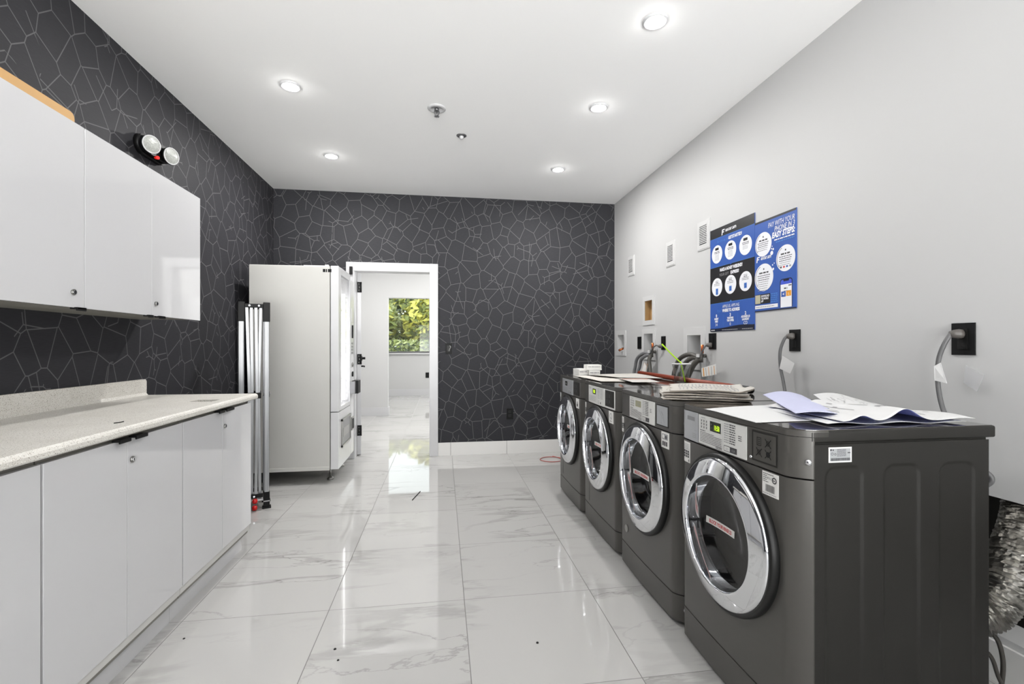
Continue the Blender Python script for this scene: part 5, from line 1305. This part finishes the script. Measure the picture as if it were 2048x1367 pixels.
# ------------------------------------------------------------------ small things on the floor
b = B(); pts = []
for k in range(15):
    a = k / 14 * 2 * PI * 0.93 + 0.3; pts.append((1.16 + 0.125 * math.cos(a), 4.93 + 0.11 * math.sin(a), 0.005))
pts.append((1.20, 5.06, 0.008))
b.tube(pts, 0.0042, REDCORD, n=8, sub=4); b.build('red_cable', label='loop of thin red cable on the floor beside the farthest washer', cat='cable')
b = B(); b.tube([(-0.236, 3.79, 0.004), (-0.21, 3.90, 0.004), (-0.184, 4.005, 0.004)], 0.0035, BLACKR, n=8); b.build('thin_stick', label='thin dark stick lying in the doorway reflection on the floor', cat='stick')
for x, y, r, lb in ((0.386, 1.896, 0.006, 'dark crumb on the floor tiles in front of the nearest washer'), (-0.428, 1.975, 0.006, 'larger dark crumb on the floor left of centre'), (-0.401, 1.904, 0.005, 'smaller dark crumb just nearer than the other one left of centre'), (-1.066, 2.138, 0.005, 'dark crumb on the floor close to the base cabinets')):
    b = B(); b.lathe([(0, 0), (r, 0.0005), (r * 0.7, r * 0.6), (0, r * 0.8)], (x, y, 0.0004), (0, 0, 1), BLACK, n=7, smooth=False); b.build('crumb', label=lb, cat='crumb', group='dark crumbs on the floor')

# ------------------------------------------------------------------ outside the far window
LEAFS = [M('leaf_yellow_green', (186, 182, 84), 0.55, nscale=1.5, namt=0.3), M('leaf_olive', (128, 138, 70), 0.55, nscale=1.5, namt=0.3), M('leaf_pale', (176, 182, 128), 0.55, nscale=1.5, namt=0.3), M('leaf_dark', (82, 94, 70), 0.6, nscale=1.5, namt=0.3)]
BARK = M('bark', (92, 80, 66), 0.8, bump=0.6, bscale=40)
def leaves(cx, cy, cz, rx, ry, rz, n, size, mats, seed, box=False):
    b = B(); R = random.Random(seed)
    for k in range(n):
        if box: p = Vector((cx + R.uniform(-rx, rx), cy + R.uniform(-ry, ry), cz + R.uniform(-rz, rz)))
        else:
            d = Vector((R.gauss(0, 1), R.gauss(0, 1), R.gauss(0, 1))).normalized(); q = R.uniform(0.55, 1) ** 0.5
            p = Vector((cx + d.x * rx * q, cy + d.y * ry * q, cz + d.z * rz * q))
        a = Vector((R.gauss(0, 1), R.gauss(0, 1), R.gauss(0, 0.6))).normalized(); c = a.orthogonal().normalized(); s = size * R.uniform(0.6, 1.3)
        i = mats[int(R.random() * len(mats)) % len(mats)]
        b.face([p - a * s, p + c * s * 0.45, p + a * s, p - c * s * 0.45], i)
    return b
def tree(x, y, h, rx, rz, mats, seed, label):
    t = thing('tree', label, 'tree', (x, y, -0.2), 'trees outside the far window')
    leaves(x, y, h, rx, rx, rz, 4200, 0.17, mats, seed).build('crown', t)
    b = B(); b.tube([(x, y, -0.2), (x + 0.1, y, h * 0.5), (x - 0.05, y, h)], 0.13, BARK, n=10, rf=lambda q, i: 0.16 - 0.1 * q)
    for k in range(4):
        a = k * 1.7; b.tube([(x, y, h * 0.55), (x + 0.5 * math.cos(a) * rx, y + 0.5 * math.sin(a) * rx, h + 0.3 * rz)], 0.05, BARK, n=6, sub=1)
    b.build('trunk', t)
tree(-3.1, 17.5, 1.95, 1.55, 1.3, [LEAFS[0], LEAFS[1], LEAFS[2]], 1, 'yellow-green tree at the left in the far window')
tree(0.1, 17.8, 1.95, 1.6, 1.3, [LEAFS[0], LEAFS[0], LEAFS[1]], 2, 'brightest yellow tree at the right in the far window')
tree(-6.3, 21.5, 2.1, 2.0, 1.6, [LEAFS[1], LEAFS[3]], 3, 'dark green tree behind the yellow-green one, far left outside')
tree(-1.6, 22.4, 2.1, 2.6, 1.6, [LEAFS[1], LEAFS[3], LEAFS[0]], 4, 'tall olive tree behind the others outside the far window')
tree(3.0, 21.5, 2.1, 1.9, 1.5, [LEAFS[0], LEAFS[1]], 5, 'yellow-green tree outside, hidden mostly by the door jamb')
leaves(-1.0, 15.5, 0.68, 4.5, 0.6, 0.72, 14000, 0.085, [LEAFS[2], LEAFS[3], LEAFS[1]], 6, True).build('hedge', label='low mottled hedge under the trees outside the far window', cat='hedge')
b = B(); b.box(-300, 300, 12.45, 600, -0.35, -0.2, M('dull_grass', (110, 118, 76), 0.9, nscale=3, namt=0.3)); b.build('ground_outside', kind='structure')

# ------------------------------------------------------------------ light
WLOW, WUP, LP, LH = 22.0, 2.4, 4.2, 28.0
wd = bpy.data.worlds.new('World'); sc.world = wd; wd.use_nodes = True
wn_ = wd.node_tree.nodes; wl_ = wd.node_tree.links; bg = wn_['Background']
tcw = wn_.new('ShaderNodeTexCoord'); spw = wn_.new('ShaderNodeSeparateXYZ'); wl_.new(tcw.outputs['Generated'], spw.inputs[0])
rmp = wn_.new('ShaderNodeMapRange'); rmp.interpolation_type = 'SMOOTHSTEP'; rmp.inputs['From Min'].default_value = -0.12; rmp.inputs['From Max'].default_value = 0.06
wl_.new(spw.outputs[2], rmp.inputs['Value'])
mxw = wn_.new('ShaderNodeMix'); mxw.data_type = 'RGBA'
mxw.inputs[6].default_value = (WLOW, WLOW, WLOW * 0.98, 1)      # added bright lower half, throws light up at the ceiling
mxw.inputs[7].default_value = (WUP * 0.95, WUP * 0.98, WUP, 1)   # bright hazy sky
wl_.new(rmp.outputs[0], mxw.inputs[0]); wl_.new(mxw.outputs[2], bg.inputs['Color']); bg.inputs['Strength'].default_value = 1.0
def portal(loc, rot, sx, sy):
    l = bpy.data.lights.new('window_portal', 'AREA'); l.shape = 'RECTANGLE'; l.size = sx; l.size_y = sy; l.cycles.is_portal = True
    o = bpy.data.objects.new('window_portal', l); COL.objects.link(o); o.location = loc; o.rotation_euler = rot
portal((0.115, YR - 0.02, 1.45), (PI / 2, 0, 0), 3.65, 2.76)
portal((-0.1, YF - 0.02, 1.75), (-PI / 2, 0, 0), 3.6, 1.4)
portal((3.18, 7.0, 1.62), (0, PI / 2, 0), 1.65, 2.2)
portal((3.18, 10.2, 1.62), (0, PI / 2, 0), 1.65, 2.4)
def lamp(x, y, p, zc=HC, spread=PI):
    l = bpy.data.lights.new('downlight', 'AREA'); l.shape = 'DISK'; l.size = 0.09; l.energy = p; l.spread = spread; l.color = (1.0, 0.985, 0.965)
    o = bpy.data.objects.new('downlight_and_fill_beam', l); COL.objects.link(o); o.location = (x, y, zc - 0.016)
def glow(x, y):
    l = bpy.data.lights.new('lens_glow', 'POINT'); l.energy = 0.30; l.shadow_soft_size = 0.02; l.color = (1.0, 0.99, 0.97)
    o = bpy.data.objects.new('lens_glow', l); COL.objects.link(o); o.location = (x, y, HC - 0.045)
for x, y in ((LXA, 3.183), (LXA, 4.299), (LXB, 3.154), (LXB, 4.316), (LXB, 2.273)): glow(x, y)
for x in (LXA, LXB):
    for y, q in ((2.273, 0.5), (3.17, 2.2), (4.31, 6.5), (1.1, 0.5), (-0.1, 0.5), (-1.3, 0.5), (-2.3, 0.5)): lamp(x, y, LP * q)  # rows nearer than the fittings are added fill lamps, out of view
for x, y in ((-1.6, 6.9), (0.2, 6.9), (1.8, 6.9), (-0.9, 10.2), (0.8, 10.2)): lamp(x, y, LH, 2.7)  # unseen lamps without fittings, added to brighten the hall and far room

# ------------------------------------------------------------------ camera
cd = bpy.data.cameras.new('Camera'); cd.sensor_width = 36.0; cd.lens = 36.0 * 940 / 2048; cd.shift_y = 8.0 / 2048; cd.clip_start = 0.02
co = bpy.data.objects.new('Camera', cd); COL.objects.link(co)
co.location = (0, 0, 1.22); co.rotation_euler = (PI / 2, 0, -math.atan(139 / 940))
sc.camera = co
sc.view_settings.view_transform = 'Standard'; sc.view_settings.look = 'None'; sc.view_settings.exposure = 0.08; sc.view_settings.gamma = 1.0; sc.view_settings.use_curve_mapping = False
sc.cycles.use_denoising = True; sc.cycles.max_bounces = 12; sc.cycles.diffuse_bounces = 8; sc.cycles.glossy_bounces = 6; sc.cycles.transparent_max_bounces = 12
sc.cycles.sample_clamp_indirect = 6.0; sc.cycles.caustics_reflective = False; sc.cycles.caustics_refractive = False
